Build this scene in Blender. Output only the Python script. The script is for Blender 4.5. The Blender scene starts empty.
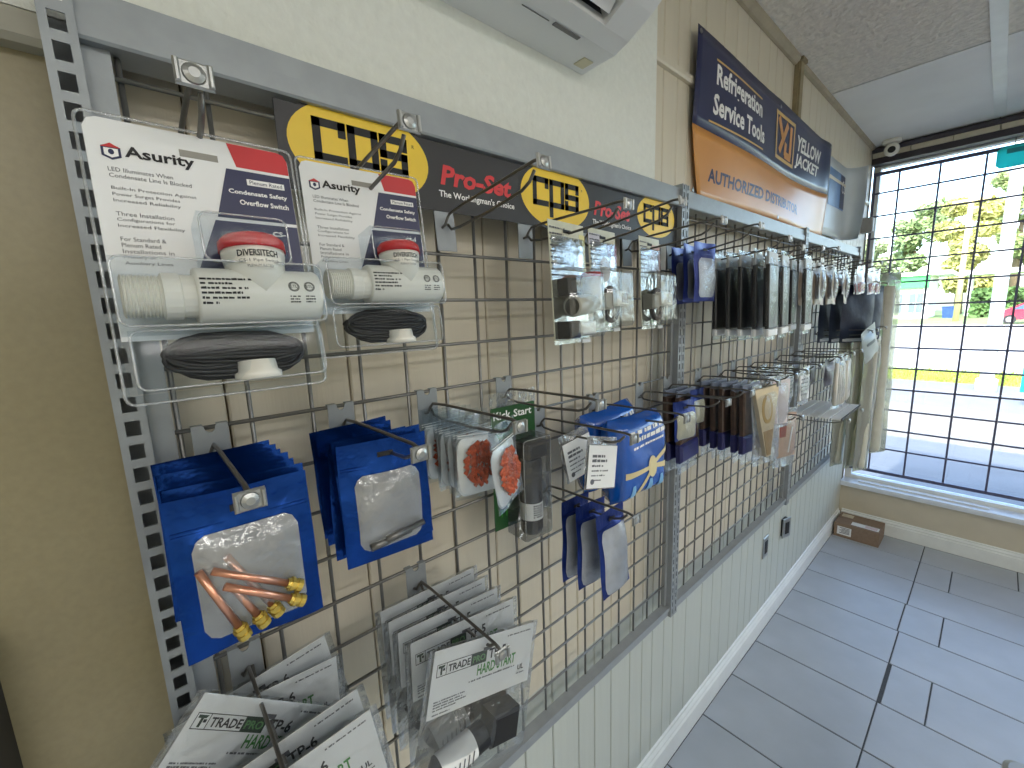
import bpy, math, random
from mathutils import Vector, Matrix
rnd = random.Random(7)
sc = bpy.context.scene
COL = sc.collection
R = math.radians

# ------------------------------------------------------------------ camera
YAW, PITCH, ROLL, FPX = R(48.90973), R(-9.35926), R(-2.06269), 423.94
fw = Vector((math.cos(PITCH)*math.cos(YAW), math.cos(PITCH)*math.sin(YAW), math.sin(PITCH)))
rt = Vector((math.sin(YAW), -math.cos(YAW), 0)); up = rt.cross(fw)
rr = math.cos(ROLL)*rt + math.sin(ROLL)*up; uu = -math.sin(ROLL)*rt + math.cos(ROLL)*up
cam = bpy.data.cameras.new('camera'); cam.sensor_width = 36; cam.lens = FPX*36/1024; cam.clip_start = .02; cam.clip_end = 500
co = bpy.data.objects.new('camera', cam); COL.objects.link(co)
m = Matrix((rr, uu, -fw)).transposed().to_4x4(); m.translation = (-.0226, -.63694, 1.76369); co.matrix_world = m
sc.camera = co
# ------------------------------------------------------------------ sky, sun, exposure
vs = sc.view_settings; vs.view_transform = 'Standard'; vs.look = 'None'; vs.gamma = 1; vs.use_curve_mapping = False
vs.exposure = 0.75
w = bpy.data.worlds.new('sky'); sc.world = w; w.use_nodes = True
nt = w.node_tree; bg = nt.nodes['Background']
sky = nt.nodes.new('ShaderNodeTexSky'); sky.sky_type = 'NISHITA'; sky.sun_disc = False
sky.sun_elevation = R(50); sky.sun_rotation = R(-98); sky.air_density = 1.0; sky.dust_density = 2.2; sky.ozone_density = 1.0
nt.links.new(sky.outputs[0], bg.inputs[0]); bg.inputs[1].default_value = .82
sl = bpy.data.lights.new('sun', 'SUN'); sl.energy = 3.6; sl.angle = R(.6); sl.color = (1, .95, .86)
so = bpy.data.objects.new('sun', sl); COL.objects.link(so)
so.rotation_euler = Vector((.62, -.07, -.78)).to_track_quat('-Z', 'Y').to_euler()
sc.cycles.use_denoising = True
sc.cycles.max_bounces = 10; sc.cycles.diffuse_bounces = 5; sc.cycles.transparent_max_bounces = 40
sc.cycles.caustics_reflective = False; sc.cycles.caustics_refractive = False; sc.cycles.sample_clamp_indirect = 6

# ------------------------------------------------------------------ materials
def lin(c): return tuple(((x/255+.055)/1.055)**2.4 if x/255 > .04045 else x/255/12.92 for x in c)
MATS = {}
def mat(name, rgb, rough=.5, metal=0., var=.08, scale=18., bump=0., bscale=None, stretch=(1,1,1), spec=.5, detail=4, coat=0):
    if name in MATS: return MATS[name]
    m = bpy.data.materials.new(name); m.use_nodes = True; n = m.node_tree.nodes; l = m.node_tree.links
    b = n['Principled BSDF']; c = lin(rgb)
    tc = n.new('ShaderNodeTexCoord'); mp = n.new('ShaderNodeMapping'); mp.inputs['Scale'].default_value = stretch
    l.new(tc.outputs['Object'], mp.inputs[0])
    tx = n.new('ShaderNodeTexNoise'); tx.inputs['Scale'].default_value = scale; tx.inputs['Detail'].default_value = detail
    l.new(mp.outputs[0], tx.inputs['Vector'])
    cr = n.new('ShaderNodeValToRGB')
    cr.color_ramp.elements[0].position = .3; cr.color_ramp.elements[1].position = .7
    cr.color_ramp.elements[0].color = tuple(max(0, x*(1-var)) for x in c)+(1,)
    cr.color_ramp.elements[1].color = tuple(min(1, x*(1+var)) for x in c)+(1,)
    l.new(tx.outputs[0], cr.inputs[0]); l.new(cr.outputs[0], b.inputs['Base Color'])
    b.inputs['Roughness'].default_value = rough; b.inputs['Metallic'].default_value = metal
    b.inputs['Specular IOR Level'].default_value = spec; b.inputs['Coat Weight'].default_value = coat
    if bump:
        t2 = n.new('ShaderNodeTexNoise'); t2.inputs['Scale'].default_value = bscale or scale; t2.inputs['Detail'].default_value = 3
        l.new(mp.outputs[0], t2.inputs['Vector'])
        bp = n.new('ShaderNodeBump'); bp.inputs['Strength'].default_value = bump; bp.inputs['Distance'].default_value = .004
        l.new(t2.outputs[0], bp.inputs['Height']); l.new(bp.outputs[0], b.inputs['Normal'])
    MATS[name] = m; return m
def clear(name, tint=(245,248,250), gloss=.12, haze=.05, rough=.07, bump=0., bscale=60, fres=.55):
    """thin clear film: transparent + glossy reflection + a little milky haze"""
    m = bpy.data.materials.new(name); m.use_nodes = True; n = m.node_tree.nodes; l = m.node_tree.links
    n.remove(n['Principled BSDF']); out = n['Material Output']
    tr = n.new('ShaderNodeBsdfTransparent'); tr.inputs[0].default_value = lin(tint)+(1,)
    gl = n.new('ShaderNodeBsdfGlossy'); gl.inputs['Roughness'].default_value = rough
    df = n.new('ShaderNodeBsdfDiffuse'); df.inputs[0].default_value = (.8,.82,.82,1)
    lw = n.new('ShaderNodeLayerWeight'); lw.inputs[0].default_value = .35
    mm = n.new('ShaderNodeMath'); mm.operation = 'MULTIPLY_ADD'; mm.inputs[1].default_value = fres; mm.inputs[2].default_value = gloss
    l.new(lw.outputs['Fresnel'], mm.inputs[0])
    m1 = n.new('ShaderNodeMixShader'); m1.inputs[0].default_value = haze; l.new(tr.outputs[0], m1.inputs[1]); l.new(df.outputs[0], m1.inputs[2])
    m2 = n.new('ShaderNodeMixShader'); l.new(mm.outputs[0], m2.inputs[0]); l.new(m1.outputs[0], m2.inputs[1]); l.new(gl.outputs[0], m2.inputs[2])
    if bump:
        tc = n.new('ShaderNodeTexCoord'); t2 = n.new('ShaderNodeTexNoise'); t2.inputs['Scale'].default_value = bscale
        l.new(tc.outputs['Object'], t2.inputs['Vector']); bp = n.new('ShaderNodeBump'); bp.inputs['Strength'].default_value = bump; bp.inputs['Distance'].default_value = .01
        l.new(t2.outputs[0], bp.inputs['Height']); l.new(bp.outputs[0], gl.inputs['Normal']); l.new(bp.outputs[0], lw.inputs['Normal'])
    l.new(m2.outputs[0], out.inputs[0]); MATS[name] = m; return m

cream = mat('cream_panelling', (216,208,189), .42, 0, .022, 9, .08, 40, (6,6,.35))
leftboard = mat('dark_beige_board', (152,143,112), .32, 0, .05, 120, .05, 200)  # left board in a darker, more olive beige than the cream boards
lowboard = mat('pale_grey_green_boards', (190,195,188), .42, 0, .025, 9, .08, 40, (6,6,.35))  # lower boards in a greyer, greener tone than the cream ones
whitewall = mat('white_textured_wallboard', (228,231,224), .55, 0, .03, 60, .8, 70)
wood_dark = mat('groove_shadow_wood', (120,108,84), .8)
trim_white = mat('white_trim_paint', (226,230,228), .4, 0, .04, 12)
steel = mat('grey_painted_steel', (150,156,160), .42, .25, .06, 30, .05, 120)
wirem = mat('grey_wire_steel', (128,128,126), .38, .6, .06, 40)
chrome = mat('zinc_plate_steel', (172,174,172), .34, .85, .06, 60)
hookm = mat('dark_hook_wire', (116,114,110), .35, .8, .06, 60)
grout = mat('dark_grout', (70,74,78), .9, 0, .15, 40)
tilem = mat('grey_floor_tile', (170,177,185), .34, 0, .10, 3.2, .04, 60, detail=8)
ceil_pop = mat('popcorn_ceiling', (230,225,216), .9, 0, .10, 42, 1.0, 48)
MATS['popcorn_ceiling'].node_tree.nodes['Bump'].inputs['Distance'].default_value = .014
ceil_flat = mat('flat_ceiling_panel', (236,236,234), .7, 0, .03, 5)
blackm = mat('matt_black', (22,22,24), .55)
ink = mat('black_ink', (26,26,28), .6, var=.02)
greyink = mat('grey_ink', (96,98,104), .6, var=.02)
whiteink = mat('white_ink', (240,240,238), .5, var=.01)
paper = mat('white_card_paper', (232,234,234), .55, 0, .02, 14)
navy = mat('navy_print', (36,40,78), .4, var=.03)
redp = mat('red_print', (196,44,48), .4, var=.03)
greenp = mat('green_print', (58,136,52), .45, var=.03)
dkgreen = mat('dark_green_card', (30,78,36), .4, var=.06)
yellowp = mat('yellow_print', (240,203,52), .4, var=.03)
orange = mat('orange_vinyl', (214,150,76), .32, var=.04, scale=6)
bnavy = mat('navy_vinyl', (38,44,84), .3, var=.05, scale=6)
gold = mat('gold_print', (214,178,110), .4, var=.03)
foil = mat('blue_foil', (14,60,138), .27, .8, .3, 16, .9, 30)
dkfoil = mat('deep_blue_foil', (30,52,124), .3, .6, .3, 20, .8, 34)
silver = mat('silver_liner', (158,160,164), .32, .6, .25, 14, .8, 26)
frost = mat('frosted_white_film', (186,192,204), .28, .3, .45, 12, 1.0, 22)
copper = mat('copper_tube', (224,164,138), .28, .85, .08, 40)
brass = mat('brass_fitting', (216,190,98), .28, .8, .12, 120)
pvc = mat('white_pvc', (228,226,216), .35, 0, .03, 10)
redcap = mat('red_translucent_cap', (200,40,44), .25, 0, .1, 30)
cable = mat('black_cable', (24,25,27), .42)
bagm = clear('clear_bag', gloss=.06, haze=.035, rough=.12, bump=.5, bscale=45)
blisterm = clear('clear_blister', gloss=.003, haze=.008, rough=.06, fres=.09)
rimm = clear('blister_rim', gloss=.10, haze=.26, rough=.15)
packb = clear('pack_blister', gloss=.05, haze=.05, rough=.1, bump=.3, bscale=26)
bag2 = clear('thin_clear_bag', gloss=.02, haze=.012, rough=.14, bump=.3, bscale=40, fres=.35)
film = clear('window_film', gloss=.07, haze=.15, rough=.15, bump=.5, bscale=50)
glassm = clear('window_glass', (250,252,252), gloss=.015, haze=.0, rough=.0)
milky = clear('milky_sleeve', (222,226,208), gloss=.08, haze=.26, rough=.2, bump=.4, bscale=20)
barm = mat('dark_grille_bar', (96,98,122), .45, .4)
card_brown = mat('cardboard', (136,116,98), .75, 0, .08, 60, .1, 200)

# ------------------------------------------------------------------ mesh builder
TXT = {}
def glyphs(s, off=0.):
    if (s, off) not in TXT:
        cu = bpy.data.curves.new('t', 'FONT'); cu.body = s; cu.resolution_u = 2; cu.fill_mode = 'FRONT'; cu.offset = off
        o = bpy.data.objects.new('t', cu); me = bpy.data.meshes.new_from_object(o)
        v = [(a.co.x, a.co.y) for a in me.vertices]; f = [tuple(p.vertices) for p in me.polygons]
        bpy.data.objects.remove(o); bpy.data.meshes.remove(me); bpy.data.curves.remove(cu)
        TXT[(s, off)] = (v, f)
    return TXT[(s, off)]
class MB:
    def __init__(s): s.v = []; s.f = []; s.mi = []
    def add(s, vs_, fs, mi=0):
        b = len(s.v); s.v += [tuple(p) for p in vs_]; s.f += [tuple(i+b for i in f) for f in fs]; s.mi += [mi]*len(fs); return s
    def box(s, x0, x1, y0, y1, z0, z1, mi=0):
        return s.add([(x0,y0,z0),(x1,y0,z0),(x1,y1,z0),(x0,y1,z0),(x0,y0,z1),(x1,y0,z1),(x1,y1,z1),(x0,y1,z1)],
              [(0,3,2,1),(4,5,6,7),(0,1,5,4),(1,2,6,5),(2,3,7,6),(3,0,4,7)], mi)
    def bbox(s, x0, x1, y0, y1, z0, z1, b=.002, mi=0):
        """box with chamfered edges on the z/x rim of its front (-y) side"""
        X0,X1,Z0,Z1 = x0+b, x1-b, z0+b, z1-b
        v = [(X0,y0,Z0),(X1,y0,Z0),(X1,y0,Z1),(X0,y0,Z1),(x0,y0+b,z0),(x1,y0+b,z0),(x1,y0+b,z1),(x0,y0+b,z1),(x0,y1,z0),(x1,y1,z0),(x1,y1,z1),(x0,y1,z1)]
        f = [(0,1,2,3)]+[(i+4,(i+1)%4+4,(i+1)%4,i) for i in range(4)]+[(i+8,(i+1)%4+8,(i+1)%4+4,i+4) for i in range(4)]+[(11,10,9,8)]
        return s.add(v, f, mi)
    def tube(s, pts, r, seg=6, mi=0, cap=True):
        P = [Vector(p) for p in pts]; n = len(P); vv = []; ff = []
        ref = None
        for i, p in enumerate(P):
            d = (P[min(i+1,n-1)]-P[max(i-1,0)]).normalized()
            if ref is None: ref = Vector((0,0,1)) if abs(d.z) < .9 else Vector((1,0,0))
            a = d.cross(ref).normalized(); b = a.cross(d).normalized(); ref = b
            rad = r[i] if isinstance(r, (list,tuple)) else r
            for k in range(seg):
                t = 2*math.pi*k/seg; vv.append(p+a*math.cos(t)*rad+b*math.sin(t)*rad)
        for i in range(n-1):
            for k in range(seg):
                k2 = (k+1)%seg; ff.append((i*seg+k, (i+1)*seg+k, (i+1)*seg+k2, i*seg+k2))
        if cap: ff += [tuple(range(seg)), tuple(range((n-1)*seg, n*seg))[::-1]]
        return s.add(vv, ff, mi)
    def prism(s, poly, y0, y1, mi=0):
        n = len(poly)
        v = [(x,y0,z) for x,z in poly]+[(x,y1,z) for x,z in poly]
        f = [tuple(range(n)), tuple(range(n,2*n))[::-1]]+[(i+n, (i+1)%n+n, (i+1)%n, i) for i in range(n)]
        return s.add(v, f, mi)
    def xprism(s, prof, x0, x1, mi=0):
        n = len(prof)
        v = [(x0,y,z) for y,z in prof]+[(x1,y,z) for y,z in prof]
        f = [tuple(range(n)), tuple(range(n,2*n))[::-1]]+[(i+n, (i+1)%n+n, (i+1)%n, i) for i in range(n)]
        return s.add(v, f, mi)
    def text(s, t, x, z, w, h, y=-.001, mi=0, shear=0., rot=0., bold=0.):
        v, f = glyphs(t, bold)
        if not v: return s
        a0 = min(p[0] for p in v); a1 = max(p[0] for p in v); b0 = min(p[1] for p in v); b1 = max(p[1] for p in v)
        if w is None: w = h*(a1-a0)/(b1-b0)
        c, sn = math.cos(rot), math.sin(rot); out = []
        for p in v:
            px = (p[0]-a0)/(a1-a0)*w; pz = (p[1]-b0)/(b1-b0)*h; px += shear*pz
            q = (px*c-pz*sn, px*sn+pz*c)
            yy = y(x+q[0], z+q[1]) if callable(y) else y
            out.append((x+q[0], yy, z+q[1]))
        return s.add(out, f, mi)
    def grid(s, fn, nu, nv, mi=0):
        v = [fn(i/nu, j/nv) for j in range(nv+1) for i in range(nu+1)]
        f = [(j*(nu+1)+i, j*(nu+1)+i+1, (j+1)*(nu+1)+i+1, (j+1)*(nu+1)+i) for j in range(nv) for i in range(nu)]
        return s.add(v, f, mi)
    def disc(s, cx, cz, rx, rz, y, mi=0, n=32):
        return s.add([(cx+rx*math.cos(2*math.pi*i/n), y, cz+rz*math.sin(2*math.pi*i/n)) for i in range(n)], [tuple(range(n))], mi)
    def build(s, name, mats, parent=None, smooth=False):
        me = bpy.data.meshes.new(name); me.from_pydata(s.v, [], s.f); 
        ms = mats if isinstance(mats, (list,tuple)) else [mats]
        for q in ms: me.materials.append(q)
        if len(ms) > 1: me.polygons.foreach_set('material_index', s.mi)
        if smooth: me.polygons.foreach_set('use_smooth', [True]*len(me.polygons))
        me.update()
        o = bpy.data.objects.new(name, me); COL.objects.link(o)
        if parent: o.parent = parent
        return o
def tag(o, label=None, cat=None, group=None, kind=None):
    if label: o['label'] = label
    if cat: o['category'] = cat
    if group: o['group'] = group
    if kind: o['kind'] = kind
    return o
def empty(name, loc=(0,0,0), rot=(0,0,0)):
    o = bpy.data.objects.new(name, None); o.empty_display_size = .02; COL.objects.link(o); o.location = loc; o.rotation_euler = rot; return o
KIDS = lambda o: [c for c in bpy.data.objects if c.parent == o]
def copy_tree(o, parent=None):
    c = o.copy(); COL.objects.link(c); c.parent = parent
    for ch in o.children: copy_tree(ch, c)
    return c
def struct(o): o['kind'] = 'structure'; return o
def reuse(o, name, parent, loc):
    c = bpy.data.objects.new(name, o.data); COL.objects.link(c); c.parent = parent; c.location = loc; return c

# ================================================================== ROOM
WY = .070          # wall face (panelling)
CZ = 2.83
ROOMX0, ROOMY0 = -2.6, -4.6
# ---- left wall with its panelling boards
wl = struct(MB().box(ROOMX0, 4.2, WY+.012, .25, 0, CZ+.3).build('wall_left', wood_dark))
xs = [-.05, .06, .17, .235, .34, .42, .53, .595, .70, .81, .885, .97, 1.075, 1.15, 1.216, 1.297, 1.364, 1.467, 1.605, 1.706, 1.80, 1.91, 2.02, 2.10, 2.181, 2.30, 2.40, 2.47, 2.58, 2.69, 2.76, 2.87, 2.95, 3.06, 3.17, 3.24, 3.35, 3.43, 3.54, 3.65, 3.72, 3.83, 3.91, 4.066]
for a, b in zip(xs[:-1], xs[1:]):
    MB().bbox(a+.0014, b-.0014, WY, WY+.013, .781, CZ, .0024).build('panel_board', cream, wl)
    MB().bbox(a+.0014, b-.0014, WY, WY+.013, 0, .780, .0024).build('panel_board', lowboard, wl)
MB().box(ROOMX0, -.052, WY-.001, WY+.013, 0, 2.06).build('panel_board', leftboard, wl)
ws = MB().box(ROOMX0, 1.14, .048, WY-.0005, 2.087, CZ).build('wallboard_sheet', whitewall, wl)
ws['label'] = 'white textured board'
MB().tube([(1.118,.048,2.115),(1.118,.0455,2.115)], .005, 8).build('screw', steel, wl)
tr = struct(MB().xprism([(WY,2.054),(.05,2.054),(.044,2.060),(.044,2.084),(WY,2.087)], ROOMX0, -.052).build('trim_1', mat('grey_beige_trim',(176,174,160),.5)))
tr2 = struct(MB().xprism([(WY,2.443),(.058,2.443),(.055,2.449),(.055,2.463),(.060,2.467),(WY,2.467)], 1.141, 4.06).build('trim_2', cream))
# baseboard profile
def bbprof(d0, s=1): return [(d0,0),(d0-s*.018,0),(d0-s*.018,.085),(d0-s*.012,.093),(d0-s*.014,.102),(d0-s*.006,.112),(d0-s*.006,.122),(d0,.126)]
bb = struct(MB().xprism(bbprof(WY), ROOMX0, 4.046).build('baseboard_left', trim_white))
# ---- floor with tiles
fl = struct(MB().box(ROOMX0, 4.2, ROOMY0, .12, -.15, -.003).build('floor', grout))
T = .307; X0 = 3.4635; YC = -.4466
cache = {}
def tile(x0, x1, y0, y1):
    k = (round(x1-x0, 4), round(y1-y0, 4)); g = .0026
    if k not in cache:
        w_, d_ = x1-x0, y1-y0; b = .002; mb = MB()
        v = [(g,g,-.004),(w_-g,g,-.004),(w_-g,d_-g,-.004),(g,d_-g,-.004),(g,g,-b),(w_-g,g,-b),(w_-g,d_-g,-b),(g,d_-g,-b),(g+b,g+b,0),(w_-g-b,g+b,0),(w_-g-b,d_-g-b,0),(g+b,d_-g-b,0)]
        f = [(8,9,10,11)]+[(i,(i+1)%4,(i+1)%4+4,i+4) for i in range(4)]+[(i+4,(i+1)%4+4,(i+1)%4+8,i+8) for i in range(4)]
        cache[k] = mb.add(v, f).build('tile', tilem, fl); cache[k].location = (x0,y0,0)
    else: reuse(cache[k], 'tile', fl, (x0,y0,0))
row = -2
while True:
    xa, xb = X0-(row+1)*T, X0-row*T
    if xb < ROOMX0+.1: break
    if row == -2: xb = 4.048
    jog = {1: .006, 3: -.004}.get(row, 0)
    yy = YC+jog
    tile(xa, xb, yy+(.004 if row == 3 else 0), .053)
    cuts = [yy]
    nxt = yy-.61
    if row % 2: nxt = -.60
    if row == -2: nxt = -.88
    while nxt > ROOMY0+.1: cuts.append(nxt); nxt -= .61
    cuts.append(ROOMY0)
    for a, b in zip(cuts[1:], cuts[:-1]): tile(xa, xb, a, b-(.006 if row == 3 and b == yy else 0))
    row += 1
# ---- ceiling
ce = struct(MB().box(ROOMX0, 4.62, ROOMY0, .25, CZ+.012, CZ+.32).build('ceiling', mat('ceiling_backing',(120,118,112),.9)))
for x0, x1, mm in ((ROOMX0, -.4, ceil_pop), (-.397, 1.22, ceil_pop), (1.223, 2.842, ceil_pop), (2.856, 4.07, ceil_flat)):
    for y0, y1 in ((-.52, WY), (-1.74,-.527), (-2.96,-1.747), (-4.18,-2.967), (ROOMY0,-4.187)):
        MB().box(x0, x1, y0, y1, CZ, CZ+.014).build('ceiling_panel', mm, ce)
struct(MB().box(-1.0, 4.03, -.548, -.50, CZ-.006, CZ-.0002).build('trim_3', trim_white))
# corner conduit cover and loose foam at ceiling edge
struct(MB().box(2.325, 2.365, .045, WY-.0005, 2.56, CZ-.001).box(2.318, 2.325, .052, WY-.0005, 2.56, CZ-.001).box(2.315, 2.375, .035, WY-.0005, 2.815, CZ-.001).build('trim_4', mat('tan_conduit_cover',(150,138,108),.6,0,.15,30)))
struct(MB().xprism([(WY-.0005,CZ-.0005),(WY-.0005,CZ-.03),(.058,CZ-.028),(.045,CZ-.012),(.043,CZ-.0005)], 1.2, 2.31).xprism([(WY-.0005,CZ-.0005),(WY-.0005,CZ-.022),(.055,CZ-.018),(.05,CZ-.0005)], 2.38, 4.05).build('trim_5', mat('taupe_cove_trim',(168,158,136),.7,0,.1,20)))
# ---- far walls of the room
struct(MB().box(ROOMX0-.15, ROOMX0, ROOMY0-.15, .25, 0, CZ+.3).build('wall_back', cream))
struct(MB().box(ROOMX0, 4.2, ROOMY0-.15, ROOMY0, 0, CZ+.3).build('wall_right', cream))
# ---- window wall
SX = 4.066
ww = MB()
ww.box(SX, 4.2, ROOMY0, .25, -.15, .338)                 # below the sill
ww.box(SX, 4.2, -4.6, -3.6, .338, CZ)                    # pier to the right
ww.box(SX+.06, 4.2, -3.6, .25, 2.755, CZ)
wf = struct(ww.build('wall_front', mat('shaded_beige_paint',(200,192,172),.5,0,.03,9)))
struct(MB().add(*(lambda P: ([(SX-(WY-d), y, z) for y in (ROOMY0, .05) for d, z in P], [tuple(range(len(P))), tuple(range(len(P),2*len(P)))[::-1]]+[(i,(i+1)%len(P),(i+1)%len(P)+len(P),i+len(P)) for i in range(len(P))]))(bbprof(WY))).build('baseboard_front', trim_white))
win = struct(empty('window_1', (4.1, -1.7, .34)))
def wpart(name, mb, mt):
    o = mb.build(name, mt, win); o.matrix_parent_inverse = Matrix.Translation((-4.1, 1.7, -.34)); return o
sillw = mat('white_sill', (222,228,234), .4, 0, .06, 14)
wpart('window_sill', MB().box(4.03, 4.26, -3.6, .07, .340, .362).box(4.037, SX, -3.6, .07, .325, .340), sillw)
wpart('sill_strip', MB().box(4.085, 4.115, -.72, -.03, .3625, .372), sillw)
wpart('header_tube', MB().tube([(4.05,-3.6,2.805),(4.05,.068,2.805)], .017, 10), mat('dark_header_tube',(62,58,66),.5))
for i in range(18):
    wpart('header_block', MB().bbox(0,.197,0,.05,2.757,2.792,.003), mat('beige_header_block',(206,198,176),.6))
for i, o in enumerate([c for c in win.children if c.name.startswith('header_block')]):
    o.matrix_parent_inverse = Matrix.Identity(4); o.rotation_euler = (0,0,-math.pi/2); o.location = (4.055-4.1, .066-i*.2+1.7, -.34)
wpart('header_rail', MB().box(4.06, 4.16, -3.6, .068, 2.715, 2.755), mat('dark_header_rail',(58,54,60),.5))
for y in (-1.7, -3.55): wpart('mullion', MB().box(4.13, 4.22, y-.04, y+.04, .362, 2.715), trim_white)
wpart('window_frame', MB().box(4.16, 4.22, .03, .0695, .362, 2.715).box(4.16, 4.22, -3.6, .03, .362, .39).box(4.16, 4.22, -3.6, .03, 2.704, 2.715), trim_white)
for y0, y1 in ((-1.66, .03), (-3.51, -1.74)): wpart('glass_pane', MB().box(4.188, 4.193, y0, y1, .39, 2.704), glassm)
# ---- security grille
gr = empty('window_grille', (4.1477, -1.7, .457)); tag(gr, 'dark metal security grille of crossed bars inside the shop window', 'grille')
def gpart(name, mb):
    o = mb.build(name, barm, gr); o.matrix_parent_inverse = Matrix.Translation((-4.1477, 1.7, -.457)); return o
gz = [2.6635, 2.5302, 2.3719, 2.2152, 2.0505, 1.8903, 1.7319, 1.5746, 1.4196, 1.2678, 1.1105, .9519, .7969, .6459, .4574]
for i, z in enumerate(gz):
    r = .011 if i in (0, 14) else .0055
    gpart('bar', MB().box(4.1477-r*.8, 4.1477+r*.8, -3.5, .065, z-r, z+r))
ys = [.0555, -.0764, -.2807, -.4891, -.6948]
while ys[-1] > -3.3: ys.append(ys[-1]-.2063)
for y in ys: gpart('bar', MB().box(4.1477-.0045+.009, 4.1477+.0045+.009, y-.0055, y+.0055, .4574, 2.6635))

# ================================================================== FILL LAMPS (unseen, added behind the view to brighten the room)
lampw = mat('fill_lamp_housing', (230,230,228), .4)
em = bpy.data.materials.new('fill_lamp_diffuser'); em.use_nodes = True
em.node_tree.nodes['Principled BSDF'].inputs['Emission Color'].default_value = (1,.96,.88,1); em.node_tree.nodes['Principled BSDF'].inputs['Emission Strength'].default_value = 3
for i, (x, y, pw) in enumerate(((-.9,-2.1,7), (.7,-2.1,6), (2.3,-2.1,2.5), (-.9,-3.8,13), (.7,-3.8,11), (2.3,-3.8,5))):
    t = empty('fill_lamp', (x,y,CZ)); tag(t, ['long added fill lamp nearest the back wall','long added fill lamp in the middle of the room','long added fill lamp nearest the window','long added fill lamp of the far row nearest the back wall','long added fill lamp in the middle of the far row','long added fill lamp of the far row nearest the window'][i], 'lamp', 'added fill lamps')
    MB().box(-.6,.6,-.15,.15,-.06,-.001).build('housing', lampw, t)
    MB().box(-.58,.58,-.13,.13,-.066,-.0605).build('diffuser', em, t)
    al = bpy.data.lights.new('fill_light', 'AREA'); al.shape = 'RECTANGLE'; al.size = 1.16; al.size_y = .26; al.energy = pw; al.color = (1,.98,.95)
    lo = bpy.data.objects.new('fill_light', al); COL.objects.link(lo); lo.parent = t; lo.location = (0,0,-.072)
# ================================================================== WIRE GRID DISPLAY RACK
ROWZ = lambda r: 1.6382-.0767*r
ZT, ZB = 2.094, .762
def post(x0, x1, parent, sw, sh, pitch, depth=.014):
    """slotted steel channel: pierced front face, two side webs"""
    mb = MB(); yf, yb = -.022, depth; c = (x0+x1)/2; t = .0016
    mb.box(x0, c-sw/2, yf, yf+t, ZB, ZT+.01); mb.box(c+sw/2, x1, yf, yf+t, ZB, ZT+.01)
    z = ZB; k = 0
    while z < ZT+.01:
        z2 = min(z+pitch-sh, ZT+.01); mb.box(c-sw/2, c+sw/2, yf, yf+t, z, z2); z += pitch
    mb.box(x0, x0+t, yf+t, yb, ZB, ZT+.01); mb.box(x1-t, x1, yf+t, yb, ZB, ZT+.01)
    if depth > .05: mb.box(x0+t, x1-t, yb-.03, yb-.028, ZB, ZT-.012)
    return mb.build('post', steel, parent)
def bay(label, xl, xr, wx, lp, rp):
    g = empty('grid_panel', (xl, 0, ZB)); tag(g, label, 'wire rack', 'wire grid display bays')
    inv = Matrix.Translation((-xl, 0, -ZB))
    def P(o): o.matrix_parent_inverse = inv; return o
    for a in lp+rp: P(post(*a[:2], g, *a[2:]))
    # rails: a stepped top channel and a stepped bottom channel
    P(MB().xprism([(.03,2.045),(-.016,2.045),(-.018,2.048),(-.018,2.068),(-.013,2.070),(-.013,2.094),(.03,2.096),(.047,2.094)], xl, xr).build('top_rail', steel, g))
    P(MB().xprism([(.008,.765),(-.013,.765),(-.013,.782),(-.018,.784),(-.018,.797),(.008,.799)], xl, xr).build('bottom_rail', steel, g))
    P(MB().box(xl, xl+.022, -.005, .004, .799, 2.045).build('side_bar', steel, g))
    P(MB().box(xr-.012, xr, -.005, .004, .799, 2.045).build('side_bar', steel, g))
    h = MB().tube([(xl+.004,0,0),(xr-.004,0,0)], .0028, 8).build('wire', wirem, g, True); P(h); h.location = (0,0,ROWZ(-5))
    for r in range(-4, 12): P(reuse(h, 'wire', g, (0,0,ROWZ(r))))
    v = MB().tube([(0,.0054,.80),(0,.0054,2.044)], .0028, 8).build('wire', wirem, g, True); P(v); v.location = (wx[0],0,0)
    for x in wx[1:]: P(reuse(v, 'wire', g, (x,0,0)))
    return g
bay('nearest bay of grey wire grid, between the left slotted post and the double post', -.026, 1.168, [n*.0762+.001 for n in range(0,15)]+[1.140], [(-.052,-.026,.0125,.0165,.0265,.0695)], [(1.168,1.187,.006,.018,.0254)])
bay('middle bay of grey wire grid, holding the long black packs', 1.208, 2.322, [1.233+n*.0733 for n in range(15)], [(1.189,1.208,.006,.018,.0254)], [(2.322,2.340,.006,.018,.0254)])
bay('farthest bay of grey wire grid, next to the shop window', 2.360, 3.452, [2.395+n*.0733 for n in range(15)], [(2.342,2.360,.006,.018,.0254)], [(3.452,3.474,.008,.018,.0254)])

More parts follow.
